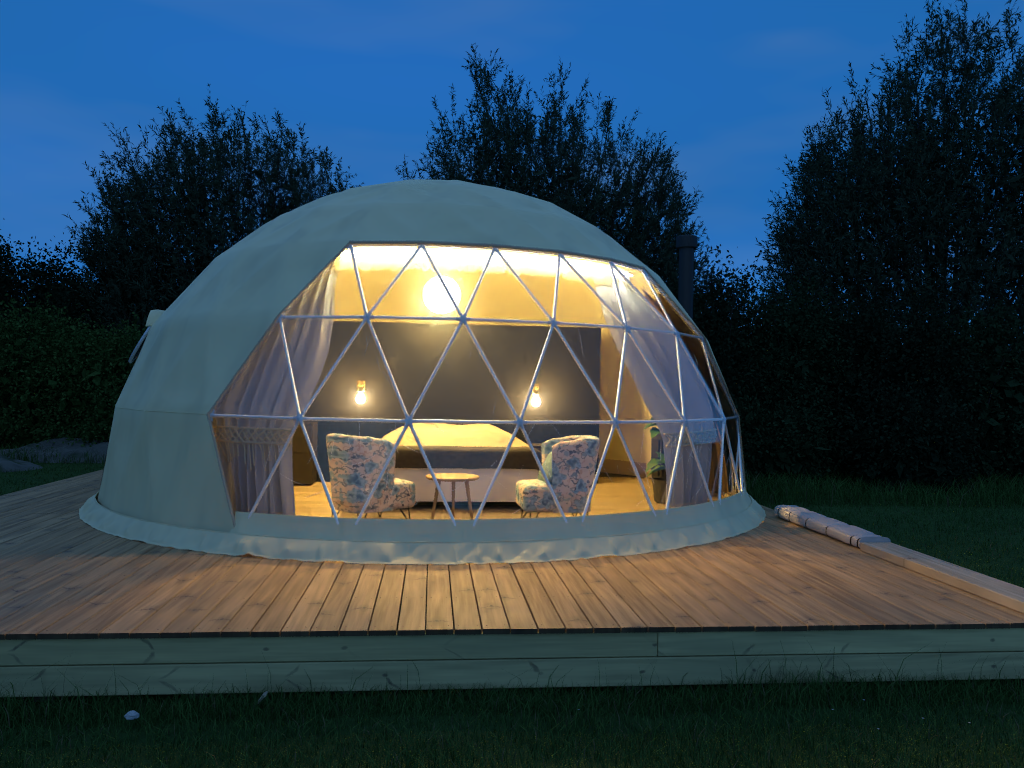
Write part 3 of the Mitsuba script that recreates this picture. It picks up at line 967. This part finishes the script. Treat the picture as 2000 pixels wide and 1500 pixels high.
edge = np.clip(np.minimum(np.minimum(u, 1 - u), np.minimum(v, 1 - v)) / 0.03, 0, 1)
Z = 0.585 + (Z - 0.585) * edge ** 0.5
put(k + '__duvet', grid(np.stack([X, Y, Z], -1)), 'm_duvet', True)
for x in (BX0 + 0.1, BX1 - 0.1):
    for y in (BY0 + 0.15, BY1 - 0.2):
        put(k + '__leg', box(x - 0.03, x + 0.03, y - 0.03, y + 0.03, FL, 0.134, 0.004), 'm_dark_wood')
# dark throw over the bed's foot
prof = [(8.60, 0.652), (8.45, 0.656), (8.30, 0.660), (8.18, 0.662), (8.13, 0.655), (8.105, 0.63), (8.10, 0.58), (8.096, 0.52), (8.092, 0.462)]
V = []
xx = np.linspace(BX0 - 0.035, BX1 + 0.035, 90)
for y, z in prof:
    n = meshkit.fbm(np.stack([xx * 5, np.full_like(xx, y * 5), np.full_like(xx, z * 5)], -1), 3, 2) - 0.5
    droop = np.clip((np.abs(xx - 0.24) - 0.82) / 0.08, 0, 1)
    V.append(np.stack([xx, y - 0.02 * n, z + 0.016 * n - 0.05 * droop], -1))
put('throw_blanket', slab(grid(np.array(V)), 0.012), 'm_throw', 50)
tag('throw_blanket', 'dark throw blanket laid across the foot of the bed', 'blanket')

# bedside cabinets
for x0, x1, y0, h, lab in ((-1.78, -1.44, 10.02, 0.80, 'dark bedside cabinet at the left end of the board wall'), (1.16, 1.62, 10.06, 0.56, 'dark bedside cabinet right of the bed under the lamp')):
    k = thing('bedside_cabinet', lab, 'bedside cabinet')
    put(k + '__body', box(x0, x1, y0, 10.445, FL + 0.02, h - 0.022, 0.004), 'm_dark_wood')
    put(k + '__top', box(x0 - 0.01, x1 + 0.01, y0 - 0.012, 10.445, h - 0.020, h, 0.004), 'm_dark_wood')
    put(k + '__drawer_front', box(x0 + 0.015, x1 - 0.015, y0 - 0.012, y0 - 0.001, h * 0.55, h - 0.04, 0.003), 'm_dark_wood')

# rug
put('rug', rbox(-0.85, 1.28, 6.62, 8.45, FL - 0.006, FL + 0.010, 0.007, 8), 'm_rug', 40)
tag('rug', 'taupe rug on the floor in front of the bed', 'rug')


# ------------------------------------------------------------------ armchairs (facing +x in their own space)
def armchair(label, loc, rz):
    k = thing('armchair', label, 'armchair', 'floral armchairs either side of the table')
    M = lambda m: moved(m, loc, rz)
    # seat
    seat = rbox(-0.22, 0.38, -0.25, 0.25, 0.185, 0.415, 0.045, 16)
    sm = manifold3d.Manifold(manifold3d.Mesh(np.asarray(seat.vertices, np.float32), np.asarray(seat.faces, np.uint32))).refine_to_length(0.035).to_mesh()
    seat = trimesh.Trimesh(sm.vert_properties[:, :3], sm.tri_verts)
    vz = seat.vertices.copy()
    topm = np.clip((vz[:, 2] - 0.36) / 0.05, 0, 1)
    vz[:, 2] += topm * 0.035 * np.clip(1 - (vz[:, 1] / 0.28) ** 2, 0, 1) * np.clip(1 - ((vz[:, 0] - 0.07) / 0.34) ** 2, 0, 1)
    seat.vertices = vz
    put(k + '__seat', M(seat), 'm_floral', 50)
    # wrapped back: inner and outer shell round a U in plan
    th = np.radians(np.linspace(-104, 104, 61))
    prof = []
    for t in th:
        q = abs(t) / np.radians(104)
        topz = 0.845 - 0.02 * q ** 2 - 0.06 * max(0, q - 0.72) ** 1.5 / 0.28 ** 1.5
        lean = lambda z: 0.085 * np.clip((z - 0.25) / 0.6, 0, 1) ** 1.2
        c, s_ = math.cos(t), math.sin(t)
        c, s_ = math.copysign(abs(c) ** 0.5, c), math.copysign(abs(s_) ** 0.5, s_)
        if abs(t) > np.pi / 2:
            c = -abs(math.cos(t)) * 1.1
        pts = []
        thick = 0.095 - 0.025 * q
        for z in np.linspace(0.185, topz - 0.035, 9):
            f = 1 + lean(z) / 0.30
            pts.append((-(0.30 * f) * c + 0.04, 0.250 * s_ * (0.94 + 0.06 * f), z))
        f = 1 + lean(topz) / 0.30
        for g in np.linspace(0, np.pi, 7)[1:-1]:
            rr = 0.30 * f - thick / 2 + thick / 2 * math.cos(g)
            ry_ = 0.250 * (0.94 + 0.06 * f) - thick / 2 + thick / 2 * math.cos(g)
            pts.append((-rr * c + 0.04, ry_ * s_, topz - 0.035 + 0.04 * math.sin(g)))
        for z in np.linspace(topz - 0.035, 0.36, 7):
            f = 1 + lean(z) / 0.30
            pts.append((-(0.30 * f - thick) * c + 0.04, (0.250 * (0.94 + 0.06 * f) - thick) * s_, z))
        prof.append(pts)
    P = np.array(prof)
    P += 0.006 * (meshkit.fbm(P * 7, 3, 4)[..., None] - 0.5)
    back = grid(P)
    ends = []
    for r in (P[0], P[-1]):
        ends.append(trimesh.Trimesh(np.vstack([r, r.mean(0)]), np.array([(i, (i + 1) % len(r), len(r)) for i in range(len(r))]), process=False))
    put(k + '__backrest', M(cat([back] + ends)), 'm_floral', 55)
    for sx in (-0.17, 0.27):
        for sy in (-0.20, 0.20):
            fx, fy = sx * 1.18, sy * 1.18
            rods = [tube([(sx + d_, sy + e_, 0.19), (fx, fy, FL - loc[2])], 0.0055, 6) for d_, e_ in ((-0.035, 0.02), (0.035, -0.02))]
            foot = trimesh.creation.icosphere(1, 0.0075)
            foot.apply_translation((fx, fy, FL - loc[2] + 0.006))
            put(k + '__leg', M(cat(rods + [foot])), 'm_black_steel', 40)
    return k


armchair('floral armchair left of the round table with its back to the window', (-0.57, 7.28, 0.0), math.radians(38))
armchair('floral armchair right of the round table holding a teal cushion', (1.18, 7.30, 0.0), math.radians(183))
cu = trimesh.creation.icosphere(4, 1.0)
cvv = cu.vertices.copy()
ex = 0.42
cvv = np.sign(cvv) * np.abs(cvv) ** np.array([ex, ex, 0.9])
cvv *= np.array([0.20, 0.20, 0.075])
fall = np.clip(1 - (np.maximum(np.abs(cvv[:, 0]), np.abs(cvv[:, 1])) / 0.2) ** 3, 0.05, 1)
cvv[:, 2] *= fall
cu.vertices = cvv
R1 = trimesh.transformations.rotation_matrix(math.radians(58), (0, 1, 0)) @ trimesh.transformations.rotation_matrix(math.radians(14), (0, 0, 1))
cu.apply_transform(R1)
cu.apply_translation((0.075, 0.02, 0.585))
put('cushion', moved(cu, (1.18, 7.30, 0.0), math.radians(183)), 'm_teal', 50)
tag('cushion', 'teal cushion leaning in the right armchair', 'cushion')

# round table
k = thing('round_table', 'small round wooden table between the two armchairs', 'side table')
put(k + '__top', moved(lathe([(0, 0.472), (0.215, 0.472), (0.232, 0.480), (0.236, 0.490), (0.232, 0.498), (0.222, 0.500), (0, 0.500)], 48), (0.19, 7.1, 0)), 'm_table', 35)
for a_ in (205, 335, 85):
    c, s_ = math.cos(math.radians(a_)), math.sin(math.radians(a_))
    put(k + '__leg', tube([(0.19 + 0.13 * c, 7.1 + 0.13 * s_, 0.473), (0.19 + 0.205 * c, 7.1 + 0.205 * s_, FL + 0.011)], [0.018, 0.010], 10), 'm_table', 40)

# potted plant
k = thing('potted_plant', 'broad-leaved green plant in a dark pot behind the right curtain', 'potted plant')
PX, PY = 2.60, 8.75
put(k + '__pot', moved(lathe([(0, 0), (0.11, 0.0), (0.13, 0.02), (0.155, 0.25), (0.16, 0.26), (0.145, 0.26), (0.14, 0.22), (0, 0.22)], 28), (PX, PY, FL)), 'm_pot', 40)
put(k + '__stem', tube([(PX, PY, 0.24), (PX + 0.01, PY, 0.6), (PX + 0.015, PY + 0.01, 0.95)], 0.028, 8), 'm_pot', True)


def big_leaf(base, az, el, ln, wd):
    t = np.linspace(0, 1, 14)
    w = wd * np.sin(np.pi * t ** 0.75) ** 0.7 * (1 - 0.15 * t)
    c, s_ = math.cos(az), math.sin(az)
    V = []
    for side_ in np.linspace(-1, 1, 9):
        notch = 1 - 0.25 * np.clip(np.sin(t * 24), 0, 1) * (abs(side_) > 0.8)
        x = ln * t
        y = w * side_ * notch
        z = ln * (0.35 * math.sin(el) * t - 0.55 * t * t * 0.9) + 0.05 * abs(side_) * w / max(wd, 1e-6)
        xx_ = x * math.cos(el)
        V.append(np.stack([base[0] + xx_ * c - y * s_, base[1] + xx_ * s_ + y * c, base[2] + z + x * math.sin(el) * 0.4], -1))
    return grid(np.array(V))


for az, z, ln, wd, el in ((180, 0.86, 0.34, 0.15, 0.6), (215, 0.80, 0.32, 0.14, 0.5), (250, 0.55, 0.30, 0.14, 0.35), (200, 0.47, 0.30, 0.13, 0.25), (150, 0.92, 0.30, 0.13, 0.7), (300, 0.75, 0.3, 0.13, 0.5), (170, 0.40, 0.24, 0.11, 0.1)):
    put(k + '__stem__leaf', big_leaf((PX + 0.01, PY, z), math.radians(az), el, ln, wd), 'm_leaf_room', 40)

# stove with flue inside, chimney outside
k = thing('wood_stove', 'black wood stove with flue pipe beside the right window edge', 'stove')
SX, SY = 2.86, 9.38
put(k + '__body', box(SX - 0.2, SX + 0.2, SY - 0.2, SY + 0.2, 0.16, 0.78, 0.012), 'm_black_steel')
put(k + '__top_plate', box(SX - 0.22, SX + 0.22, SY - 0.22, SY + 0.22, 0.783, 0.805, 0.004), 'm_black_steel')
put(k + '__door', box(SX - 0.222, SX - 0.204, SY - 0.15, SY + 0.15, 0.28, 0.70, 0.004), 'm_black_steel')
for sx in (-0.15, 0.15):
    for sy in (-0.15, 0.15):
        put(k + '__leg', box(SX + sx - 0.018, SX + sx + 0.018, SY + sy - 0.018, SY + sy + 0.018, FL, 0.159), 'm_black_steel')
put(k + '__flue_pipe', tube([(SX, SY, 0.80), (SX, SY, 1.52), (SX + 0.012, SY + 0.03, 1.60), (SX + 0.10, SY + 0.25, 1.78)], 0.075, 16), 'm_black_steel', 40)
k = thing('chimney', 'dark flue pipe with cap standing behind the right side of the dome', 'chimney')
CX, CY = 3.50, 11.0
put(k + '__pipe', tube([(CX, CY, 0.0), (CX, CY, 3.30)], 0.103, 24), 'm_flue', 40)
put(k + '__cap', moved(lathe([(0, 0.17), (0.135, 0.165), (0.148, 0.155), (0.148, 0.01), (0.140, 0), (0.10, 0), (0, 0.02)], 28), (CX, CY, 3.27)), 'm_flue', 40)


# ------------------------------------------------------------------ plants
def quads_to_mesh(V, col):
    n = len(V)
    i = np.arange(n)[:, None] * 4
    F = np.concatenate([i + np.array([0, 1, 2]), i + np.array([0, 2, 3])], 1).reshape(-1, 3)
    return (V.reshape(-1, 3), F), np.repeat(col, 4, axis=0)


def unit(v):
    return v / (np.linalg.norm(v, axis=-1, keepdims=True) + 1e-12)


def leaves(P, D, ln, wd, rg, col_a, col_b):
    """Kite-shaped leaves at P along D."""
    n = len(P)
    S = unit(np.cross(D, rg.normal(size=(n, 3))))
    ln = ln * rg.uniform(0.65, 1.25, (n, 1))
    wd = wd * rg.uniform(0.7, 1.2, (n, 1))
    mid = P + D * ln * 0.45
    sag = np.array([0, 0, -1.0]) * ln * rg.uniform(0.0, 0.25, (n, 1))
    V = np.stack([P, mid + S * wd / 2, P + D * ln + sag, mid - S * wd / 2], 1)
    t = rg.uniform(0, 1, (n, 1)) ** 1.2
    col = np.array(col_a) * (1 - t) + np.array(col_b) * t
    return quads_to_mesh(V, col)


def put_leaves(key, packs, bsdf='m_leaf'):
    Vs, Fs, Cs, off = [], [], [], 0
    for (v, f), c in packs:
        Vs.append(v)
        Fs.append(f + off)
        Cs.append(c)
        off += len(v)
    put(key, (np.vstack(Vs), np.vstack(Fs)), bsdf, False, color=np.vstack(Cs))


def bez(p0, p1, p2, n):
    t = np.linspace(0, 1, n)[:, None]
    return (1 - t) ** 2 * p0 + 2 * t * (1 - t) * p1 + t * t * p2


def willow(label, base, top, depth, seed, n_shoot=1500, lean=(0, 0, 0), ln=0.13, wd=0.028, low=1.2):
    """top: the crown's upper outline (x, z). Upright leafy shoots fill the crown; limbs fan out from a short trunk."""
    k = thing('willow_tree', label, 'tree')
    rg = np.random.default_rng(seed)
    base = np.array(base, float)
    top = np.array(sorted(top))
    x0, x1 = top[0, 0], top[-1, 0]
    S0, DR, LN = [], [], []
    while len(S0) < n_shoot:
        x = rg.uniform(x0, x1)
        H = np.interp(x, top[:, 0], top[:, 1])
        e = 2 * (x - x0) / (x1 - x0) - 1
        dy = depth * math.sqrt(max(1 - e * e, 0.05))
        v = rg.uniform(-1, 1)
        y = base[1] + dy * v
        Hy = H - (H - base[2]) * 0.30 * v * v - 0.55
        z = base[2] + low + (Hy - base[2] - low) * rg.uniform(0, 1) ** 0.75
        c = meshkit.fbm(np.array([[x * 1.05, y * 0.8, z * 0.62]]), 2, seed)[0]
        edge = (Hy - z) / 1.6
        if c < 0.43 - 0.10 * min(edge, 1.2) and rg.random() < 0.85:
            continue
        p = np.array([x, y, z])
        d = unit(unit(p - (base + np.array([0, 0, 0.3]))) * 0.75 + np.array([0, 0, 0.62]) + rg.normal(size=3) * 0.24 + np.array(lean))
        S0.append(p)
        DR.append(d)
        LN.append(rg.uniform(0.7, 1.35))
    S0, DR, LN = np.array(S0), np.array(DR), np.array(LN)
    P_all, D_all, A, B = [], [], [], []
    for p, d, L in zip(S0, DR, LN):
        A.append(p - d * 0.3)
        B.append(p + d * L)
        n = 26
        u = rg.uniform(0, 1, n)[:, None] ** 0.9
        P_all.append(p + d * L * u)
        D_all.append(unit(d * 0.8 + rg.normal(size=(n, 3)) * 0.45))
        for m in range(4):
            q = rg.uniform(0, 0.75)
            b = p + d * L * q
            td = unit(d * 0.85 + np.array([0, 0, 0.15]) + rg.normal(size=3) * 0.40)
            tl = (0.55 - 0.35 * q) * L * rg.uniform(0.7, 1.3)
            n = 15
            u = rg.uniform(0.1, 1, n)[:, None]
            P_all.append(b + td * tl * u)
            D_all.append(unit(td * 0.8 + rg.normal(size=(n, 3)) * 0.45))
            A.append(b)
            B.append(b + td * tl)
    P, D = np.vstack(P_all), np.vstack(D_all)
    ni = len(S0) * 4
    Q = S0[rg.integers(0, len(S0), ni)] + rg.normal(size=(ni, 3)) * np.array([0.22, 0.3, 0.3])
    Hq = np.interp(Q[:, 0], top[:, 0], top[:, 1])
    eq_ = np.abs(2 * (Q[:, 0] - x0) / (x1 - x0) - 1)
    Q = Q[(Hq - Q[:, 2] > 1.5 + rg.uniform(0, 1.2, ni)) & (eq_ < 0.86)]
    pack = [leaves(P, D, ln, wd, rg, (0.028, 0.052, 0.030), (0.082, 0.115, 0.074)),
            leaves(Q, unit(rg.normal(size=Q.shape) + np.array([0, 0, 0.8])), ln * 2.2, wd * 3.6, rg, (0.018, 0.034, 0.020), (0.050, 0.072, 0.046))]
    A, B = np.array(A), np.array(B)
    sd = unit(np.cross(B - A, rg.normal(size=A.shape))) * 0.004
    pack.append(quads_to_mesh(np.stack([A - sd, B - sd * 0.3, B + sd * 0.3, A + sd], 1), np.full((len(A), 3), 0.03)))
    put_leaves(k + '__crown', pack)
    wood = [tube(np.array([base + np.array([0, 0, -0.5]), base + np.array([0, 0, 0.5]), base + np.array([0.05, 0, 1.3])]), [0.42, 0.34, 0.26], 10)]
    for i in rg.choice(len(S0), 60, replace=False):
        tip = S0[i] + DR[i] * LN[i] * 0.5
        st = base + np.array([rg.uniform(-0.25, 0.25), rg.uniform(-0.25, 0.25), rg.uniform(0.4, 1.3)])
        c = st + np.array([(tip[0] - st[0]) * 0.55, (tip[1] - st[1]) * 0.55, (tip[2] - st[2]) * 0.40])
        wood.append(tube(bez(st, c, tip, 18), np.linspace(0.065, 0.008, 18), 5))
    put(k + '__trunk', cat(wood), 'm_bark', 50)


willow('airy willow tree behind the left side of the dome', (-5.2, 22.0, -0.5),
       [(-8.7, 4.6), (-8.4, 6.2), (-8.1, 7.6), (-7.7, 7.5), (-7.0, 8.3), (-6.5, 7.8), (-5.8, 8.5), (-5.2, 7.9), (-4.6, 8.5), (-4.1, 8.7), (-3.5, 7.9), (-2.9, 7.3), (-2.3, 6.3)], 1.9, 31, 1700, lean=(-0.20, 0, 0.0))
willow('tall willow tree behind the middle of the dome', (3.2, 22.0, -0.5),
       [(-0.9, 6.2), (-0.5, 7.6), (0.0, 7.2), (0.35, 9.0), (0.7, 8.7), (1.15, 10.5), (1.7, 9.7), (2.3, 9.1), (2.9, 8.8), (3.3, 10.0), (3.8, 8.9), (4.5, 9.4), (5.0, 9.0), (5.5, 8.0), (5.8, 8.3), (6.3, 7.5), (6.6, 7.0), (7.1, 5.0)], 2.2, 17, 2300)
willow('largest willow tree at the right edge of the picture', (12.0, 18.0, -0.5),
       [(8.1, 3.8), (8.2, 5.0), (8.6, 6.9), (9.0, 8.1), (9.5, 8.2), (9.8, 9.3), (10.3, 8.5), (10.8, 9.4), (11.3, 9.6), (11.8, 10.5), (12.2, 9.8), (12.8, 10.3), (13.4, 8.9), (14.0, 9.8), (15.2, 9.0), (16.0, 7.0)], 2.3, 45, 2500, low=0.9)


def bush(name, label, c, rx, ry, h, n, seed, group, ln=0.075, wd=0.05, cols=((0.014, 0.034, 0.012), (0.045, 0.080, 0.030)), stems=True, cat_='bush'):
    """A shrub: shoots from the ground to clumps of leaves over an uneven body."""
    k = thing(name, label, cat_, group)
    rg = np.random.default_rng(seed)
    gz = float(ground_z(c[0], c[1]))
    ncl = max(30, n // 160)
    # clump centres: mostly in the outer half of an uneven dome that reaches down to the grass
    th, cz = rg.uniform(0, 2 * np.pi, ncl), rg.uniform(-0.55, 1.0, ncl)
    rr = rg.uniform(0.45, 1.0, ncl) ** 0.6
    s = np.sqrt(np.clip(1 - np.clip(cz, 0, 1) ** 2, 0.03, 1))
    C = np.stack([np.cos(th) * s * rr * rx, np.sin(th) * s * rr * ry, 0.42 * h + np.where(cz > 0, cz * 0.56 * h * rr, cz * 0.62 * h)], -1)
    bump = 0.82 + 0.42 * meshkit.fbm(C * 0.9 + seed, 2, seed)
    C = C * bump[:, None]
    C[:, 2] = np.maximum(C[:, 2], 0.08)
    C += np.array([c[0], c[1], gz])
    per = n // ncl
    cr = rg.uniform(0.20, 0.42, ncl) * (0.7 + 0.12 * h)
    P = np.repeat(C, per, 0) + rg.normal(size=(ncl * per, 3)) * np.repeat(cr, per)[:, None] * np.array([0.62, 0.62, 0.55])
    P[:, 2] = np.maximum(P[:, 2], gz + 0.02)
    up_ = np.array([0, 0, 0.35])
    D = unit(rg.normal(size=P.shape) + up_ + unit(P - np.array([c[0], c[1], gz + 0.4 * h])) * 0.6)
    # sprigs sticking out of the top
    ns = 26
    sp, sdv = [], []
    for i in range(ns):
        q = C[rg.integers(ncl)]
        d = unit(unit(q - np.array([c[0], c[1], gz + 0.2 * h])) * 0.7 + np.array([0, 0, 0.8]) + rg.normal(size=3) * 0.25)
        L = rg.uniform(0.35, 0.8) * (0.5 + 0.14 * h)
        m = 26
        u = rg.uniform(0.1, 1, m)[:, None]
        sp.append(q + d * L * u + rg.normal(size=(m, 3)) * 0.025)
        sdv.append(unit(d * 0.7 + rg.normal(size=(m, 3)) * 0.5))
    P, D = np.vstack([P] + sp), np.vstack([D] + sdv)
    Q = np.array([c[0], c[1], gz]) + (C[rg.integers(0, ncl, n // 3)] - np.array([c[0], c[1], gz])) * rg.uniform(0.3, 0.86, (n // 3, 1)) * np.array([1, 1, 1.0])
    Q = Q + rg.normal(size=Q.shape) * 0.12
    Q[:, 2] = np.maximum(Q[:, 2], gz + 0.05)
    put_leaves(k + '__foliage', [leaves(P, D, ln, wd, rg, cols[0], cols[1]), leaves(Q, unit(rg.normal(size=Q.shape)), ln * 3.0, wd * 3.4, rg, cols[0], cols[1])])
    if stems:
        st = []
        for i in range(14):
            q = C[rg.integers(ncl)]
            b = np.array([c[0] + rg.uniform(-0.45, 0.45) * rx, c[1] + rg.uniform(-0.5, 0.3) * ry, gz - 0.05])
            st.append(tube(bez(b, b + (q - b) * np.array([0.3, 0.3, 0.6]), q, 7), np.linspace(0.028, 0.008, 7), 5, False))
        put(k + '__stem', cat(st), 'm_bark', True)


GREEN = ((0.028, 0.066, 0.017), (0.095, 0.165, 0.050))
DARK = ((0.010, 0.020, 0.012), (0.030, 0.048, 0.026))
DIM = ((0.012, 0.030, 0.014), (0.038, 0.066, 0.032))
G1 = 'green bushes along the left lawn'
for (x, y, rx, ry, h, n, lab) in ((-11.6, 19.2, 1.6, 1.4, 3.0, 17000, 'green bush cut by the left edge of the picture'),
                                  (-9.2, 19.4, 1.5, 1.3, 3.05, 21000, 'green bush second from the left edge behind the earth heap'),
                                  (-7.2, 19.0, 1.35, 1.2, 2.95, 19000, 'green bush half hidden by the left flank of the dome')):
    bush('bush', lab, (x, y), rx, ry, h, n, int(abs(x * 10)), G1, cols=GREEN, ln=0.085, wd=0.05)
G2 = 'dark trees behind the left bushes'
for (x, y, rx, ry, h, n, lab) in ((-13.2, 23.4, 2.2, 1.6, 5.7, 22000, 'dark tree at the far left behind the green bushes'),
                                  (-10.9, 23.4, 2.1, 1.6, 5.4, 20000, 'dark rounded tree left of the airy willow'),
                                  (-8.1, 22.2, 1.8, 1.4, 5.1, 18000, 'dark tree under the left willow beside the dome')):
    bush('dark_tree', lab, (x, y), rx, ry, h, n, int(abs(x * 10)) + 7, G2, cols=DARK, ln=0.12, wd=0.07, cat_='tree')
G3 = 'dark hedge shrubs along the right lawn'
for i, (x, y, rx, ry, h, n, lab) in enumerate(((5.3, 15.6, 1.3, 1.1, 3.75, 17000, 'tall hedge shrub just right of the chimney'),
                                              (7.0, 15.4, 1.4, 1.2, 3.65, 18000, 'hedge shrub below the left foot of the largest willow'),
                                              (8.8, 14.6, 1.4, 1.2, 3.1, 16000, 'middle shrub of the dark right hedge'),
                                              (10.6, 14.6, 1.5, 1.2, 3.1, 14000, 'shrub of the right hedge under the big willow'),
                                              (12.4, 14.4, 1.5, 1.2, 3.2, 12000, 'shrub at the right edge under the big willow'),
                                              (6.0, 13.9, 0.9, 0.7, 1.5, 8000, 'low shrub before the hedge beside the tent'),
                                              (8.2, 13.2, 0.9, 0.7, 1.5, 8000, 'low shrub in the middle of the hedge foot'),
                                              (3.6, 16.8, 1.3, 1.0, 3.6, 9000, 'hedge shrub directly behind the chimney'),
                                              (6.2, 17.0, 1.5, 1.0, 4.0, 12000, 'taller hedge shrub in the second row right of the chimney'),
                                              (8.3, 17.0, 1.5, 1.0, 4.0, 12000, 'taller hedge shrub in the second row under the big willow'))):
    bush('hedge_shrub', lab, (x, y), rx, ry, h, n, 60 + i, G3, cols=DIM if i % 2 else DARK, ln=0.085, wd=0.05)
G4 = 'dark shrubs closing the view behind the dome'
for i, (x, y, lab) in enumerate(((-4.6, 19.5, 'dark shrub hidden behind the left of the dome'), (-1.5, 20.0, 'dark shrub hidden behind the middle of the dome'), (1.8, 20.0, 'dark shrub hidden behind the right of the dome'))):
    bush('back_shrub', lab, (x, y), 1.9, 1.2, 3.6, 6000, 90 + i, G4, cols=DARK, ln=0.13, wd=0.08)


# ------------------------------------------------------------------ grass
def blades(n, xr, yr, h, w, seed, keep=None, tall=0.0):
    rg = np.random.default_rng(seed)
    x, y = rg.uniform(*xr, n), rg.uniform(*yr, n)
    ok = ~((x > XL - 0.02) & (x < XR + 0.05) & (y > YF - 0.0) & (y < Y_BACK))
    if keep is not None:
        ok &= keep(x, y)
    x, y = x[ok], y[ok]
    n = len(x)
    patch = meshkit.fbm(np.stack([x * 1.5, y * 1.5, 0 * x], -1), 3, seed)
    hh = h * rg.uniform(0.4, 1.25, n) * (0.45 + 1.1 * patch)
    hh = np.where(rg.random(n) < tall, hh * 2.4, hh)
    P = np.stack([x, y, ground_z(x, y) - 0.01], -1)
    az = rg.uniform(0, 2 * np.pi, n)
    L = np.stack([np.cos(az), np.sin(az), 0 * az], -1)
    S = np.stack([-np.sin(az + rg.normal(0, 0.6, n)), np.cos(az), 0 * az], -1) * (w / 2 * rg.uniform(0.6, 1.3, n))[:, None]
    b = rg.uniform(0.15, 0.95, n)[:, None] * hh[:, None]
    m = P + np.array([0, 0, 1.0]) * hh[:, None] * 0.6 + L * b * 0.28
    t = P + np.array([0, 0, 1.0]) * hh[:, None] * 0.95 + L * b
    V = np.stack([P - S, P + S, m + S * 0.75, m - S * 0.75, t], 1).reshape(-1, 3)
    i = np.arange(n)[:, None] * 5
    F = np.concatenate([i + np.array([0, 1, 2]), i + np.array([0, 2, 3]), i + np.array([3, 2, 4])], 1).reshape(-1, 3)
    c = rg.uniform(0, 1, (n, 1))
    dry = (rg.random((n, 1)) < 0.05)
    col = np.array([0.028, 0.072, 0.018]) * (1 - c) + np.array([0.080, 0.150, 0.042]) * c
    col = np.where(dry, np.array([0.14, 0.12, 0.07]), col)
    return (V, F), np.repeat(col, 5, axis=0)


packs = [blades(46000, (-2.9, 4.6), (2.5, 4.31), 0.075, 0.0042, 1, tall=0.012),
         blades(9000, (-3.4, 4.6), (4.05, 4.31), 0.11, 0.0045, 2, tall=0.03),
         blades(34000, (3.8, 9.5), (4.5, 13.5), 0.07, 0.007, 3),
         blades(9000, (4.2, 12.0), (11.2, 14.2), 0.32, 0.010, 4),
         blades(26000, (-13, -4.7), (9.0, 19.5), 0.06, 0.010, 5),
         blades(5000, (-13, -5.0), (16.5, 19.0), 0.25, 0.012, 6)]
put_leaves('grass', packs)
tag('grass', 'dark short lawn grass round the deck', 'grass', kind='stuff')

# added trees out of view on the left, blocking low sky light
rg_ = np.random.default_rng(77)
nb = 15000
yb = rg_.uniform(-6, 17, nb)
P_ = np.stack([-15.5 + rg_.normal(0, 0.8, nb) + 0.06 * (yb - 8), yb, -0.5 + 7.0 * rg_.uniform(0, 1, nb) ** 0.8 * (0.75 + 0.5 * meshkit.noise(np.stack([yb * 0.35, 0 * yb, 0 * yb], -1), 3))], -1)
put_leaves('added_tree_belt', [leaves(P_, unit(rg_.normal(size=P_.shape)), 0.55, 0.34, rg_, *DARK)])
tag('added_tree_belt', 'added dark trees out of view on the left, blocking low sky light', 'added tree belt', kind='stuff')

# litter in the grass
rl = np.random.default_rng(8)
pm = trimesh.creation.icosphere(3, 0.028)
pv_ = pm.vertices
pm.vertices = pv_ * (0.65 + 0.7 * meshkit.fbm(pv_ * 45, 3, 2))[:, None] * np.array([1.1, 0.9, 0.75])
pm.apply_translation((-1.40, 4.02, -0.315))
put('paper_scrap', pm, 'm_paper', False)
tag('paper_scrap', 'crumpled white paper scrap in the grass near the left', 'litter')
ch = trimesh.convex.convex_hull(rl.uniform(-1, 1, (14, 3)) * np.array([0.05, 0.022, 0.012]))
ch.apply_transform(trimesh.transformations.rotation_matrix(-0.9, (0, 1, 0)))
ch.apply_translation((-0.83, 4.24, -0.315))
put('wood_chip', ch, 'm_chip', False)
tag('wood_chip', 'pale wood chip in the grass below the deck front', 'litter')
for x, y, lab in ((0.75, 3.95, 'tiny white daisy standing alone left of the other daisies'), (2.02, 3.86, 'tiny white daisy at the left end of the right-hand daisies'),
                  (2.12, 3.62, 'tiny white daisy nearest the bottom edge among the right-hand daisies'), (2.42, 3.74, 'tiny white daisy in the middle of the right-hand daisies'),
                  (2.62, 3.68, 'tiny white daisy at the right edge of the picture'), (2.25, 3.98, 'tiny white daisy nearest the deck among the right-hand daisies')):
    k = thing('daisy', lab, 'flower', 'white daisies in the front lawn')
    z = float(ground_z(x, y)) + 0.072
    pet = []
    for j in range(9):
        q = j * 2 * np.pi / 9
        c, s_ = math.cos(q), math.sin(q)
        pet.append(np.array([(0, 0, 0), (0.004 * c - 0.0014 * s_, 0.004 * s_ + 0.0014 * c, 0.0015), (0.007 * c, 0.007 * s_, 0.002), (0.004 * c + 0.0014 * s_, 0.004 * s_ - 0.0014 * c, 0.0015)]))
    (v, f), _ = quads_to_mesh(np.array(pet), np.zeros((9, 3)))
    put(k + '__petals', (v + np.array([x, y, z]), f), 'm_paper')
    put(k + '__stem', tube([(x, y, z - 0.08), (x, y, z - 0.001)], 0.0009, 4), 'm_leaf_room')
